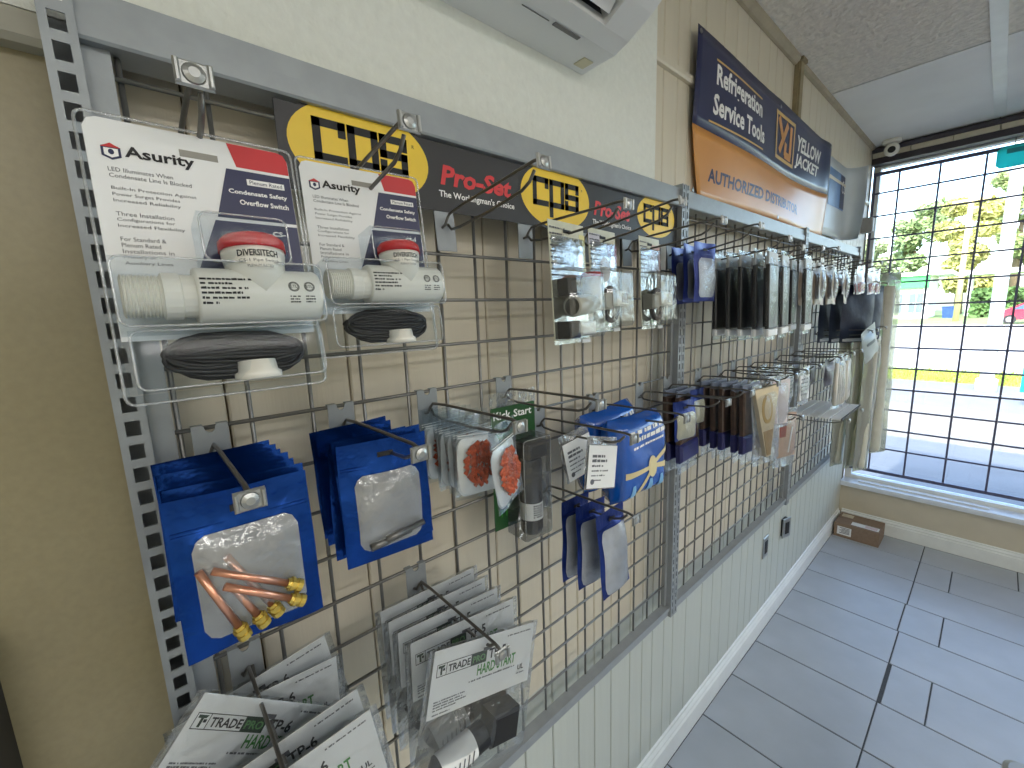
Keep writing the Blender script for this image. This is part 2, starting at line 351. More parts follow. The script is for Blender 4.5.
# ================================================================== HOOKS
def make_hook():
    t = empty('display_hook')
    pts = [(-.019,.003),(-.006,.003),(-.005,-.002),(-.002,-.005),(.002,-.005),(.005,-.002),(.006,.003),(.019,.003),(.019,-.074),(-.019,-.074)]
    MB().prism(pts[::-1], -.0062, -.0046).box(-.019,-.007,-.0062,.0035,.003,.0045).box(.007,.019,-.0062,.0035,.003,.0045).build('back_plate', steel, t)
    MB().tube([(-.006,-.0062,-.036),(-.005,-.014,-.034),(-.002,-.018,-.024),(0,-.024,-.0175),(0,-.06,-.015),(0,-.222,-.012),(0,-.232,-.0135),(0,-.237,-.019)], .0023, 8).build('arm', hookm, t, True)
    MB().tube([(.006,-.0062,-.030),(.006,-.015,-.040),(.006,-.04,-.0425),(.006,-.12,-.042),(.006,-.19,-.037),(.006,-.206,-.031),(.006,-.217,-.020)], .0023, 8).build('prong', hookm, t, True)
    mb = MB().bbox(-.0118,.0118,-.2405,-.2385,-.0285,-.0105,.0015)
    for a in (-.0118, .0082): mb.bbox(a, a+.0036, -.243,-.2405,-.0275,-.0115,.001)
    mb.tube([(0,-.2405,-.0195),(0,-.242,-.0195),(0,-.2435,-.0195)], [.0075,.0068,.0035], 14)
    mb.build('price_plate', chrome, t)
    return t
HOOK = make_hook(); first = [True]
def hook(x, r, label, rx=0, rz=0):
    o = HOOK if first[0] else copy_tree(HOOK); first[0] = False
    o.location = (x, 0, ROWZ(r)); o.rotation_euler = (rx, 0, rz)
    tag(o, label, 'hook', 'steel display hooks'); return o
hook(.033,-4,'display hook holding the white overflow switch package nearest the left post', R(-3.5))
hook(.203,-4,'display hook in front of the first yellow oval, holding the second overflow switch package', R(-6))
hook(.389,-4,'empty display hook crossing the red script lettering of the sign', R(-6))
hook(.577,-4,'display hook holding the nearest tall blister pack under the second yellow oval')
hook(.745,-4,'display hook holding the middle of three tall blister packs', R(-6.5))
hook(.921,-4,'display hook holding the tall blister pack next to the double post', R(-3.5))
hook(1.132,-4,'top display hook just right of the double post, holding blue and white pouches', R(-6))
hook(.030,0,'display hook holding the blue pouches of copper tubes')
hook(.190,0,'display hook holding blue pouches with a grey window')
hook(.335,0,'display hook holding small clear bags of red crystals')
hook(.506,0,'display hook above the green card')
hook(.600,1,'display hook holding the two small white tag bags')
hook(.790,1,'display hook holding the big bright blue bags')
hook(.990,1,'display hook just before the double post holding small blue pouches')
hook(.610,3,'low display hook holding three narrow blue and white pouches')
hook(.289,4,'low display hook holding the fan of white header bags')
hook(.030,4,'lowest left display hook holding tilted white header bags', 0, 0)

# ================================================================== PRODUCT PARTS
def pillow_fn(w, z0, z1, t, flat=.03, seed=0, wob=.0015, base=.0004, boxy=False):
    p1, p2 = seed*1.7, seed*2.3
    def th(x, z):
        a = max(0, 1-abs(2*x/w)**3)
        v = (z0-flat-z)/max(1e-6, z0-flat-z1)
        if boxy: return .0004+t*max(0,1-abs(2*x/w)**10)**.5*max(0,1-abs(2*min(1,max(0,v))-1)**8)**.5
        b = math.sin(math.pi*min(1,v)**.8)**.55 if 0 < v < 1 else 0
        return (.0002+base*min(1,a*4)) + t*a*b
    def wb(x, z): return wob*math.sin(x/w*7+p1+z*20)*math.cos(z/(z0-z1)*6+p2)
    return th, wb
def pillow(w, z0, z1, t, flat=.03, seed=0, wob=.0015, nu=10, nv=14, back=.6, taper=0., mb=None, mi=0, base=.0004, boxy=False):
    th, wb = pillow_fn(w, z0, z1, t, flat, seed, wob, base, boxy); mb = mb or MB()
    X = lambda u, v: (u-.5)*w*(1-taper*v)
    def F(u, v): x = X(u,v); z = z0+(z1-z0)*v; return (x, wb(x,z)-th(x,z), z)
    def B(u, v): x = X(1-u,v); z = z0+(z1-z0)*v; return (x, wb(x,z)+th(x,z)*back, z)
    mb.grid(lambda u, v: F(u, 1-v), nu, nv, mi); mb.grid(lambda u, v: B(u, 1-v), nu, nv, mi)
    return mb, (lambda x, z: wb(x,z)-th(x,z))
def patch(yf, x0, x1, z0, z1, off=.0008, bulge=0., n=8, rc=.008):
    """rounded-rectangle patch lying on the surface y = yf(x, z)"""
    mb = MB()
    def fn(u, v):
        x = x0+(x1-x0)*u; z = z0+(z1-z0)*v
        if u in (0,1) and v in (0,1): x += (rc*.5 if u == 0 else -rc*.5); z += (rc*.5 if v == 0 else -rc*.5)
        return (x, yf(x,z)-off-bulge*(math.sin(math.pi*u)*math.sin(math.pi*v))**.5, z)
    return mb.grid(fn, n, n)
def slot(mb, x, z, y=-.0014, w=.02, h=.006, mi=0): return mb.box(x-w/2, x+w/2, y, y+.0004, z-h/2, z+h/2, mi)
def scrib(mb, x, z, w, h, y=-.001, mi=0, seed=1, rot=0.):
    """a line of print too small to read: uneven little bars"""
    q = random.Random(seed*31+int(w*1e5)); cx = 0; c, sn = math.cos(rot), math.sin(rot)
    while cx < w:
        L = min(w-cx, h*(.5+1.6*q.random()))
        P = [(cx,0),(cx+L,0),(cx+L,h*(.6+.4*q.random())),(cx,h*.8)]
        P = [(x+a*c-b*sn, z+a*sn+b*c) for a, b in P]
        mb.add([(a, y(a,b) if callable(y) else y, b) for a, b in P], [(0,1,2,3)], mi); cx += L+h*(.25 if q.random() < .75 else .9)
    return mb
ORD = ['front','second','third','fourth','fifth','sixth','seventh','eighth','ninth','tenth','eleventh','twelfth']
def place(o, x, y, r, yaw=0, roll=0, tilt=0, dz=0): o.location = (x+.006, y, ROWZ(r)-.0425+dz+.0022); o.rotation_euler = (R(tilt), R(roll), R(yaw)); return o
def stack(proto, spots, labels, cat, group):
    """spots: (x, y, row, yaw, roll, tilt[, dz]); the first spot is the front one and uses proto itself"""
    for i, s_ in enumerate(spots):
        o = proto if i == 0 else copy_tree(proto)
        place(o, *s_); tag(o, labels(i) if callable(labels) else labels[i], cat, group)

def rim(x0, x1, z0, z1, y, r=.0008):
    c_ = .006; P = []
    for cx, cz, a0 in ((x1-c_,z0+c_,-90),(x1-c_,z1-c_,0),(x0+c_,z1-c_,90),(x0+c_,z0+c_,180)):
        for i in range(4): a = R(a0+30*i); P.append((cx+c_*math.cos(a), y, cz+c_*math.sin(a)))
    return MB().tube(P+[P[0]], r, 5, cap=False)
# ---- overflow switch package (white card, blister, tee fitting)
def make_switch():
    t = empty('switch_package'); W = .068
    card = [(-W,-.148),(W,-.148),(W,.010),(W-.003,.016),(W-.008,.018),(-W+.008,.018),(-W+.003,.016),(-W,.010)]
    c = MB().prism(card, -.0005, .0005).build('backing_card', paper, t)
    MB().prism([(.026,-.0018),(W-.0003,-.0018),(W-.0003,.010),(W-.003,.0158),(W-.008,.0176),(.021,.0176)], -.0009, -.0005).build('red_print', redp, c)
    MB().prism([(.006,-.047),(W-.0003,-.047),(W-.0003,-.0045),(.018,-.0045)], -.0009, -.0005).prism([(-.016,-.100),(W-.0003,-.100),(W-.0003,-.050),(.004,-.050)], -.0009, -.0005).build('navy_print', navy, c)
    tm = MB()
    MB().text('Plenum Rated', .034, -.0155, .026, .0034, -.0016).build('badge_lettering', navy, c)
    tm2 = MB()
    tm2.text('Condensate Safety', .017, -.0265, .046, .0050, -.0012, 1, bold=.025); tm2.text('Overflow Switch', .024, -.0345, .039, .0046, -.0012, 1, bold=.025); tm2.text('CS-1', .046, -.060, .013, .0044, -.0012, 1, bold=.025)
    tm2.build('title_lettering', [ink, whiteink], c)
    MB().box(.032,.062,-.0013,-.0011,-.0165,-.0112).build('white_print', whiteink, c)
    lgm = MB()
    MB().text('Asurity', -.047, -.0115, .043, .0110, -.0011, 0, bold=.025).build('brand_lettering', ink, c)
    L_ = lgm
    L_.prism([(-.060,-.010),(-.0545,-.0125),(-.049,-.010),(-.049,-.003),(-.0545,-.0005),(-.060,-.003)], -.0010, -.0006)
    hx = L_.build('logo_hexagon', navy, c)
    MB().prism([(-.0585,-.0092),(-.0545,-.0110),(-.0505,-.0092),(-.0505,-.0042),(-.0585,-.0042)], -.0012,-.0010).build('logo_field', whiteink, c)
    MB().disc(-.0545,-.0068,.0017,.0021,-.00125,0,12).build('logo_drop', navy, c)
    MB().prism([(-.060,-.0035),(-.049,-.0035),(-.0545,-.0002)], -.0013,-.0010).build('logo_roof', redp, c)
    z = -.021
    for blk in (('LED Illuminates When','Condensate Line Is Blocked'),('Built-In Protection Against','Power Surges Provides','Increased Reliability'),('Three Installation','Configurations for','Increased Flexibility'),('For Standard &','Plenum Rated','Installations in','Primary or','Auxiliary Lines')):
        for ln in blk: tm.text(ln, -.058, z, .0019*len(ln), .0031, -.0008, 5); z -= .0046
        z -= .0050
    tm.build('feature_lettering', [ink, whiteink, navy, navy, redp, greyink], c)
    slot(MB(), 0, .002, -.0008, .026, .0055).build('hang_slot', mat('slot_grey',(150,148,140),.6), c)
    # tee fitting
    zc = -.120; yc = -.026
    mb = MB().tube([(-.022,yc,zc),(-.020,yc,zc),(.064,yc,zc),(.066,yc,zc)], [.0205,.0215,.0215,.0200], 24)
    mb.tube([(.022,yc,zc),(.022,yc,zc+.024),(.022,yc,zc+.032),(.022,yc,zc+.036)], [.0215,.0215,.0230,.0230], 24)
    te = mb.build('tee_fitting', pvc, t, True)
    MB().tube([(.022,yc,zc+.036),(.022,yc,zc+.043),(.022,yc,zc+.047),(.022,yc,zc+.050)], [.0242,.0242,.021,.013], 24).build('red_cap', redcap, te, True)
    # threaded nipple with a hex collar
    prof = [(-.064,.0130)]; x = -.0635
    while x < -.043: prof += [(x,.0142),(x+.0009,.0156),(x+.0018,.0142)]; x += .0021
    prof += [(-.042,.0150),(-.041,.0172),(-.031,.0172),(-.030,.0160),(-.022,.0160)]
    MB().tube([(a,yc,zc) for a,_ in prof], [b for _,b in prof], 20).build('threaded_nipple', pvc, te)
    lm = MB()
    cylY = lambda cx: (lambda xx, zz: yc-math.sqrt(max(1e-9, .0217**2-(zz-zc)**2)))
    for i, L in enumerate((.034,.020,.030,.026,.030,.010)): scrib(lm, -.020, zc+.0085-i*.0036, L, .0020, cylY(0), 0, i)
    for k in range(2):
        for rr_ in (.0042, .0034):
            n = 20; lm.add([(.043+k*.012+q*math.cos(a), cylY(0)(0, zc+.004+q*math.sin(a))-.0001, zc+.004+q*math.sin(a)) for a in [2*math.pi*j/n for j in range(n)] for q in (rr_, rr_-.0005)], [(2*j, 2*((j+1)%n), 2*((j+1)%n)+1, 2*j+1) for j in range(n)])
        lm.text('ETL', .0405+k*.012, zc+.003, .005, .0024, cylY(0), 0)
        for i in range(3): scrib(lm, .0392+k*.012, zc-.0045-i*.0022, .0078, .0012, cylY(0), 0, i+k)
    st = lambda xx, zz: yc-math.sqrt(max(1e-9, .0232**2-(xx-.022)**2))
    lm.text('DIVERSITECH', .0070, zc+.0275, .028, .0052, st, 0, bold=.025); lm.text('CS-1 Pipe Switch', .0070, zc+.0222, .028, .0030, lambda a,b: st(a,b)-.0012, 0); lm.text('PLENUM RATED', .012, zc+.0185, .018, .0021, lambda a,b: st(a,b)-.0016, 0)
    lm.build('printed_marks', ink, te)
    # coiled cable and white collar
    cb = MB()
    for i in range(22):
        k_ = i % 11; zz = -.163-.0005*(k_-5); rr_ = .0021; yo = -.008-.0045*(i//11)-.0012*(i % 3); L = .048-.0014*(i % 4); hh = .0016+.00145*k_
        cb.tube([(.002+L*math.copysign(abs(math.cos(a))**.55, math.cos(a)), yo-.008*abs(math.sin(a)), zz+hh*math.sin(a)+.0015*math.sin(3*a+i)) for a in [2*math.pi*j/20 for j in range(21)]], rr_, 6, cap=False)
    cb.build('coiled_cable', cable, t, True)
    MB().tube([(.012,-.024,-.187),(.012,-.024,-.182),(.012,-.024,-.180),(.012,-.024,-.172)], [.017,.017,.0145,.0135], 20).build('white_collar', pvc, t, True)
    bl = MB().bbox(-.0675,.0675,-.050,-.001,-.1445,-.096,.007).bbox(-.064,.064,-.036,-.001,-.188,-.145,.005).bbox(-.014,.048,-.050,-.001,-.0955,-.058,.012).box(-.071,.071,-.0018,-.0011,-.195,-.189).box(.0685,.0715,-.0018,-.0011,-.195,.020).box(-.0715,-.0685,-.0018,-.0011,-.195,.020)
    bl = bl.build('blister', blisterm, t)
    rim(-.067,.067,-.144,-.0965,-.0445).build('rim', rimm, bl, True); rim(-.0635,.0635,-.1875,-.1455,-.0325).build('rim', rimm, bl, True); rim(-.013,.047,-.0955,-.0585,-.039).build('rim', rimm, bl, True); rim(-.0715,.0715,-.196,.0205,-.0015,.0011).build('rim', rimm, bl, True)
    return t
sw = make_switch()
stack(sw, [(.030,-.186,-4,1,0,-9,-.005), (.194,-.128,-4,-2,0,-7,.013)], ['white carded overflow switch package nearest the left post, the larger looking one','white carded overflow switch package in front of the first yellow oval'], 'package', 'overflow switch packages')

# ---- blue foil pouches with a clear window
def make_pouch(name, w, h, foilm, win, t=.006, seed=0, contents=None, liner=silver, filmm=film):
    g = empty(name); z0 = .018; z1 = z0-h
    mb, yf = pillow(w, z0, z1, t, .03, seed, .0026, 14, 18)
    b = mb.build('pouch', foilm, g, True)
    slot(MB(), 0, 0, -.0035).build('hang_slot', blackm, b)
    x0, x1, za, zb = win
    if liner: patch(yf, x0, x1, za, zb, .0009).build('liner', liner, b, True)
    if contents: contents(g, x0, x1, za, zb, lambda x, z: yf(x,z)-.0012)
    if filmm: patch(yf, x0, x1, za, zb, .0016, .010 if contents else .004).build('window_film', filmm, b, True)
    MB().box(-w/2*.96, w/2*.96, -.0022, -.0012, -.0115, -.0105).box(-w/2*.96, w/2*.96, -.0022, -.0012, -.0145, -.0138).build('zip_ridge', foilm, b)
    return g
def valves(g, x0, x1, za, zb, yf):
    P = lambda u, v: (x0+(x1-x0)*u, zb+(za-zb)*v)
    for i, (u0, v0, u1, v1, d) in enumerate(((.03,.27,.29,.90,.006),(.14,.29,.80,.66,.007),(.22,.45,.80,.80,.010),(.30,.52,.47,.86,.005),(.28,.22,.62,.83,.004))):
        a, b = P(u0,v0), P(u1,v1)
        A = Vector((a[0], min(yf(*a), yf(*b))-d, a[1])); B = Vector((b[0], min(yf(*a), yf(*b))-d, b[1])); D = (B-A).normalized()
        c = MB().tube([A, B], .0034, 12).build('copper_stub', copper, g, True)
        MB().tube([B-D*.001, B+D*.002, B+D*.002, B+D*.005, B+D*.0052, B+D*.008, B+D*.0082, B+D*.013], [.0048,.0052,.0066,.0066,.0050,.0050,.0062,.0060], 10).build('brass_valve', brass, c)
def stubs(g, x0, x1, za, zb, yf):
    for u0, v0, u1, v1 in ((.12,.93,.75,.86),(.35,.88,.97,.80)):
        a = (x0+(x1-x0)*u0, zb+(za-zb)*v0); b = (x0+(x1-x0)*u1, zb+(za-zb)*v1); y = min(yf(*a), yf(*b))-.005
        A = Vector((a[0],y,a[1])); B = Vector((b[0],y,b[1]))
        MB().tube([A, A.lerp(B,.4), A.lerp(B,.41), B], [.0048,.0048,.0038,.0038], 10).build('fitting', mat('dull_metal_fitting',(120,120,118),.35,.7), g, True)
p1 = make_pouch('valve_pouch', .114, .150, foil, (-.042,.043,-.118,.000-.018), .006, 1, valves)
stack(p1, [(.024,-.188,0,-2,0,-2)], ['blue foil pouch with copper tubes and brass valves showing, front of its stack'], 'pouch', 'blue pouches on the left hook')
p1b = make_pouch('foil_pouch', .114, .150, foil, (-.042,.043,-.118,-.018), .005, 2, None)
stack(p1b, [(.026-.001*i, -.170+i*.0235, 0, (-3,2,-1,3,-2,1,2)[i], (1,-1,2,0,1,-1,0)[i], -2, (.004,.001,.006,.002,.005,.003,.004)[i]) for i in range(6)],
      lambda i: 'blue foil pouch behind the copper tube pouch, %s from the front of the stack' % ORD[i+1], 'pouch', 'blue pouches on the left hook')
p2 = make_pouch('fitting_pouch', .112, .150, foil, (-.040,.042,-.116,-.022), .005, 3, stubs)
stack(p2, [(.182,-.150,0,-4,1,-3,.002)], ['blue foil pouch with grey window and metal stubs, front of the second stack'], 'pouch', 'blue pouches on the second hook')
p2b = make_pouch('foil_pouch', .112, .150, foil, (-.040,.042,-.116,-.022), .004, 4, None)
stack(p2b, [(.184,-.132,0,-8,-2,-3,.005),(.180,-.112,0,6,2,-2,.001),(.183,-.062,0,8,1,-2,0),(.182,-.044,0,4,-1,-2,.002)], lambda i: 'blue foil pouch with grey window, %s from the front of the second stack' % ORD[i+1], 'pouch', 'blue pouches on the second hook')

# ---- small clear bags with red crystals
redx = mat('red_orange_crystals', (178,82,50), .3, 0, .35, 160, .6, 200)
tinted = clear('silvery_bag', (225,228,230), gloss=.14, haze=.16, rough=.12, bump=.7, bscale=55)
def make_crystal(seed):
    g = empty('crystal_bag'); mb, yf = pillow(.082, .018, -.102, .008, .028, seed, .002)
    mb.build('bag', bag2, g, True)
    patch(yf, -.037, .037, -.098, -.012, -.0045, 0).build('liner', mat('silvery_liner',(214,216,216),.3,.3,.2,18,.8,30), g, True)
    rr_ = random.Random(seed); c = MB()
    for k in range(150):
        a = rr_.random()*6.28; q = math.sqrt(rr_.random()); x = .027*q*math.cos(a); z = -.052+.033*q*math.sin(a); s_ = .0035+.003*rr_.random()
        y = -.0025-.003*rr_.random()
        c.add([(x-s_,y,z),(x,y-s_*.6,z-s_),(x+s_,y,z+.001),(x,y-s_*.5,z+s_),(x+.001,y-s_,z)], [(0,1,4),(1,2,4),(2,3,4),(3,0,4)])
    o = c.build('crystals', redx, g); o['kind'] = 'stuff'
    MB().box(-.038,.038,-.0022,-.0012,-.008,-.0068).box(-.038,.038,-.0022,-.0012,-.0115,-.0105).build('zip_ridge', paper, g)
    return g
c1 = make_crystal(5)
stack(c1, [(.335,-.196,0,24,-4,-4), (.335,-.142,0,-6,4,-4)], ['small clear bag of red crystals turned to the window, front of its row','small clear bag full of red crystals, facing the viewer, second of its row'], 'bag', 'small bags of red crystals')
c2 = make_crystal(9)
stack(c2, [(.335+.002*(i%2), -.124+i*.0185, 0, (4,-5,3,7,-3,2)[i], (1,-2,2,-1,1,0)[i], -3) for i in range(6)], lambda i: 'small silvery crystal bag, %s from the front of its row' % ORD[i+2], 'bag', 'small bags of red crystals')

# ---- green carded start capacitor
def make_kick():
    g = empty('capacitor_package')
    c = MB().prism([(-.055,-.225),(.055,-.225),(.055,.018),(-.055,.018)], -.0005,.0005).build('green_card', dkgreen, g)
    for t_, x_, z_, w_, h_, m_ in (('Kick',-.049,-.006,.042,.016,whiteink),('Start',0,-.006,.046,.015,whiteink),('TI',-.046,-.20,.022,.014,greenp)): MB().text(t_, x_, z_, w_, h_, -.0009, bold=.02).build('lettering', m_, c)
    MB().box(-.057,.057,-.001,-.0006,.018,.046).build('clear_tab', bagm, c)
    cap = MB().tube([(.008,-.036,-.232),(.008,-.036,-.230),(.008,-.036,-.222),(.008,-.036,-.085),(.008,-.036,-.078)], [.012,.019,.022,.022,.020], 24).build('capacitor', mat('glossy_black',(20,20,26),.22), g, True)
    MB().tube([(.008,-.036,-.200),(.008,-.036,-.166)], .0224, 24, cap=False).build('white_label', paper, cap, True)
    tl = MB()
    for i in range(6): scrib(tl, -.004, -.172-i*.0045, .022, .003, lambda x,z: -.036-math.sqrt(max(1e-9,.0227**2-(x-.008)**2)), 0, i)
    tl.build('lettering', ink, cap)
    MB().bbox(-.014,.034,-.060,-.012,-.078,-.048,.004).build('relay', blackm, g)
    MB().bbox(-.024,.044,-.064,-.001,-.236,-.040,.010).build('clear_box', packb, g)
    rim(-.024,.044,-.236,-.040,-.055,.0009).build('rim', rimm, g, True)
    return g
k = make_kick(); place(k, .496,-.036,0,-2,0,0,-.024); tag(k, 'dark green card with a black cylindrical capacitor in a clear box', 'package')

# ---- two small white tag bags
def make_tagbag(seed):
    g = empty('label_bag'); mb, yf = pillow(.082, .012, -.085, .004, .014, seed, .002)
    mb.build('bag', tinted, g, True)
    la = MB().bbox(-.039,.037,-.0062,-.0054,-.082,-.004,.0006).build('label', paper, g)
    tm = MB()
    for i, (L, h_) in enumerate(((.034,.006),(.040,.006),(.030,.004),(.044,.003),(.036,.003),(.026,.003))): scrib(tm, -.030, -.026-i*.0085, L, h_, -.0066, 0, i)
    tm.disc(-.026, -.070, .005, .005, -.0066)
    tm.build('lettering', greyink, la)
    return g
tb = make_tagbag(2)
stack(tb, [(.594,-.172,1,-6,13,-6), (.592,-.105,1,-4,-10,-4)], ['small white labelled bag in front of the big blue bags, nearest the hook tip','small white labelled bag behind its twin, above the narrow blue pouches'], 'bag', 'small white labelled bags')

# ---- big bright blue bags
bblue = mat('bright_blue_bag', (16,84,176), .2, .0, .16, 12, .9, 22, coat=.6)
ltblue = mat('light_blue_print', (120,176,220), .35)
def make_bluebag(seed):
    g = empty('blue_bag'); mb, yf = pillow(.200, .026, -.155, .034, .004, seed, .003, 24, 24, .9, boxy=True)
    b = mb.build('bag', bblue, g, True)
    on = lambda x, z: yf(x,z)-.0012
    tm = MB(); scrib(tm, -.070, -.010, .145, .011, on, 0, 3, R(3)); scrib(tm, -.066, -.026, .150, .012, on, 0, 14, R(3)); scrib(tm, -.060, -.040, .13, .006, on, 0, 5, R(3)); tm.build('lettering', whiteink, b)
    lg = MB(); cx, cz = .022, -.092
    def rib(p, q, w0, w1, mi):
        n = 8; d = Vector((q[0]-p[0], q[1]-p[1])); nn = Vector((-d.y, d.x)).normalized(); v = []
        for i in range(n+1):
            s_ = i/n; ww_ = w0+(w1-w0)*s_
            for e in (-1,1): x = p[0]+d.x*s_+nn.x*ww_*e; z = p[1]+d.y*s_+nn.y*ww_*e; v.append((x, on(x,z)-.0004, z))
        lg.add(v, [(2*i,2*i+2,2*i+3,2*i+1) for i in range(n)], mi)
    for q in ((-.085,-.092),(.092,-.060),(-.045,-.150),(.088,-.100)): rib((cx,cz), q, .004, .007, 0)
    n = 20; lg.add([(cx,on(cx,cz)-.001,cz)]+[(cx+.020*math.cos(2*math.pi*i/n), on(cx+.020*math.cos(2*math.pi*i/n), cz+.024*math.sin(2*math.pi*i/n))-.001, cz+.024*math.sin(2*math.pi*i/n)) for i in range(n)], [(0,i+1,(i+1)%n+1) for i in range(n)], 0)
    for dx in (-.055,.015,.062): rib((dx,-.148),(dx,-.118),.014,.005,1)
    lg.build('printed_emblem', [mat('beige_print',(214,200,150),.4), ltblue], b)
    return g
bb1 = make_bluebag(1)
stack(bb1, [(.782,-.118,1,2,2,-2,-.014), (.778,-.046,1,4,-2,0,-.006)], ['big bright blue bag with beige emblem, front one of the pair','big bright blue bag behind the one with the emblem'], 'bag', 'big bright blue bags')

# ---- narrow blue and white pouches (low hook, and top hook by the double post)
np_ = make_pouch('narrow_pouch', .092, .168, dkfoil, (-.038,.041,-.146,-.016), .009, 6, None, frost, film)
stack(np_, [(.612,-.178,3,2,-2,-5), (.610,-.132,3,0,2,-4), (.608,-.094,3,3,3,-3)], ['narrow blue and white pouch on the low hook, nearest the camera','narrow blue and white pouch on the low hook, in the middle','narrow blue and white pouch on the low hook, closest to the wall'], 'pouch', 'narrow blue and white pouches')
np2 = make_pouch('narrow_pouch', .108, .150, mat('violet_blue_foil',(44,58,128),.3,.4,.15,30,.3,45), (-.040,.040,-.122,-.022), .010, 8, None, frost, film)
stack(np2, [(1.110,-.112,-4,-3,0,-3,.006), (1.112,-.078,-4,3,2,-3,.004), (1.118,-.045,-4,0,-2,-3,.002)], ['blue and white pouch on the top hook by the double post, front one','blue and white pouch on the top hook by the double post, second one','blue and white pouch on the top hook by the double post, third one'], 'pouch', 'blue and white pouches at the double post')
np3 = make_pouch('small_pouch', .092, .100, dkfoil, (-.040,.040,-.080,-.014), .006, 12, None, mat('olive_white_film',(200,196,160),.35,0,.2,30), film)
stack(np3, [(.985,-.135,1,-6,0,-3,-.005), (1.14,-.095,1,4,2,-3,-.002)], ['small blue pouch with olive tinted window beside the big blue bag','small blue pouch with white window, right of the double post, second row'], 'pouch', 'small blue pouches in the second row')

# ---- white header bags (hard start kits)
def make_hard(model, seed):
    g = empty('header_bag')
    W, Ht = .098, .088
    c = MB().prism([(-W,-.070),(W,-.070),(W,.018),(-W,.018)], -.0006,.0006).build('header_card', paper, g)
    tm = MB(); y = -.0011
    # outlined logo box with a T mark
    def frame(x0,x1,z0,z1,t_,mi=0): tm.box(x0,x1,y,-.0007,z0,z0+t_,mi).box(x0,x1,y,-.0007,z1-t_,z1,mi).box(x0,x0+t_,y,-.0007,z0+t_,z1-t_,mi).box(x1-t_,x1,y,-.0007,z0+t_,z1-t_,mi)
    frame(-.091,-.012,-.017,-.0005,.0007); tm.box(-.0748,-.0741,y,-.0007,-.017,-.0005)
    tm.prism([(-.0885,-.0028),(-.0885,-.0058),(-.0845,-.0058),(-.0845,-.0148),(-.0815,-.0148),(-.0815,-.0058),(-.0790,-.0058),(-.0770,-.0028)], y, -.0007, 1); tm.prism([(-.0805,-.0100),(-.0770,-.0100),(-.0770,-.0070),(-.0805,-.0070)], y, -.0007, 0)
    tm.text('TRADE', -.0715, -.0138, .0400, .0098, y, 0, bold=.025)
    tm.box(-.030,-.0005,y-.0001,-.0007,-.017,-.0005,1); tm.text('PRO', -.0272, -.0135, .0240, .0092, y-.0003, 2, bold=.025)
    tm.text(model, .004, -.0150, .034, .0140, y, 0, bold=.025)
    tm.text('HARD START', -.016, -.0335, .078, .0150, y, 3, bold=.025)
    scrib(tm, -.030, -.0395, .092, .0026, y, 4, 7)
    for i in range(4): scrib(tm, -.090, -.0500-i*.0036, (.056,.052,.058,.040)[i], .0021, y, 4, i)
    scrib(tm, .040, .0085, .050, .0024, y, 4, 8); scrib(tm, -.090, -.0665, .03, .0021, y, 4, 9)
    tm.text('UL', .070, -.0475, .013, .0078, y, 0, bold=.025); scrib(tm, .068, -.053, .017, .0020, y, 4, 6)
    tm.build('lettering', [ink, mat('black_green_ink',(26,52,34),.5), mat('pale_green_ink',(96,150,90),.5), greenp, greyink], c)
    slot(MB(), 0, .001, -.0013, .016, .005).build('hang_slot', greyink, c)
    cap = MB().tube([(-.070,-.004,-.142),(-.069,-.004,-.140),(.010,-.004,-.118),(.011,-.004,-.117)], [.015,.018,.018,.016], 20).build('capacitor', blackm, g, True)
    MB().tube([(-.068,-.004,-.1397),(-.012,-.004,-.1241)], .0184, 20, cap=False).build('capacitor_label', paper, cap, True)
    lp = MB()
    for i in range(6):
        x_ = -.062+.008*i; z_ = -.1397+(x_+.068)/.056*.0156
        lp.box(x_, x_+.0018, -.0229, -.0223, z_-.009, z_+.008)
    lp.build('label_print', greyink, cap)
    MB().bbox(.016,.070,-.020,.012,-.135,-.090,.004).build('relay', blackm, g)
    mb, yf = pillow(.214, .020, -.168, .017, .085, seed, .0012, 12, 16, 1.0, base=.0034)
    mb.build('bag', bagm, g, True)
    todo = list(g.children)
    while todo:
        q = todo.pop(); todo += list(q.children)
        for v in q.data.vertices: v.co.x *= .9
    return g
h5 = make_hard('TP-5', 3)
stack(h5, [(.289,-.198,4,-3,15,-4), (.287,-.148,4,-6,3,-3), (.285,-.112,4,-4,2,-2), (.286,-.078,4,-3,1,-2), (.288,-.044,4,-2,0,-2)],
      ['white header bag with hard start kit, front of the fan on the lower middle hook']+['white header bag on the lower middle hook, %s from the front' % ORD[i] for i in range(1,5)], 'bag', 'white header bags on the lower middle hook')
h6 = make_hard('TP-6', 7)
stack(h6, [(.030,-.198,4,-4,-8,-3), (.030,-.162,4,-4,-9,-3), (.030,-.103,4,0,41,-3,.004), (.030,-.075,4,-2,2,-2), (.030,-.045,4,-2,-9,-2)],
      ['white header bag on the lowest left hook, front one','white header bag on the lowest left hook, second from the front','white header bag on the lowest left hook swung clockwise with its lettering in full view']+['white header bag on the lowest left hook, %s from the front' % ORD[i] for i in (3,4)], 'bag', 'white header bags on the lowest left hook')

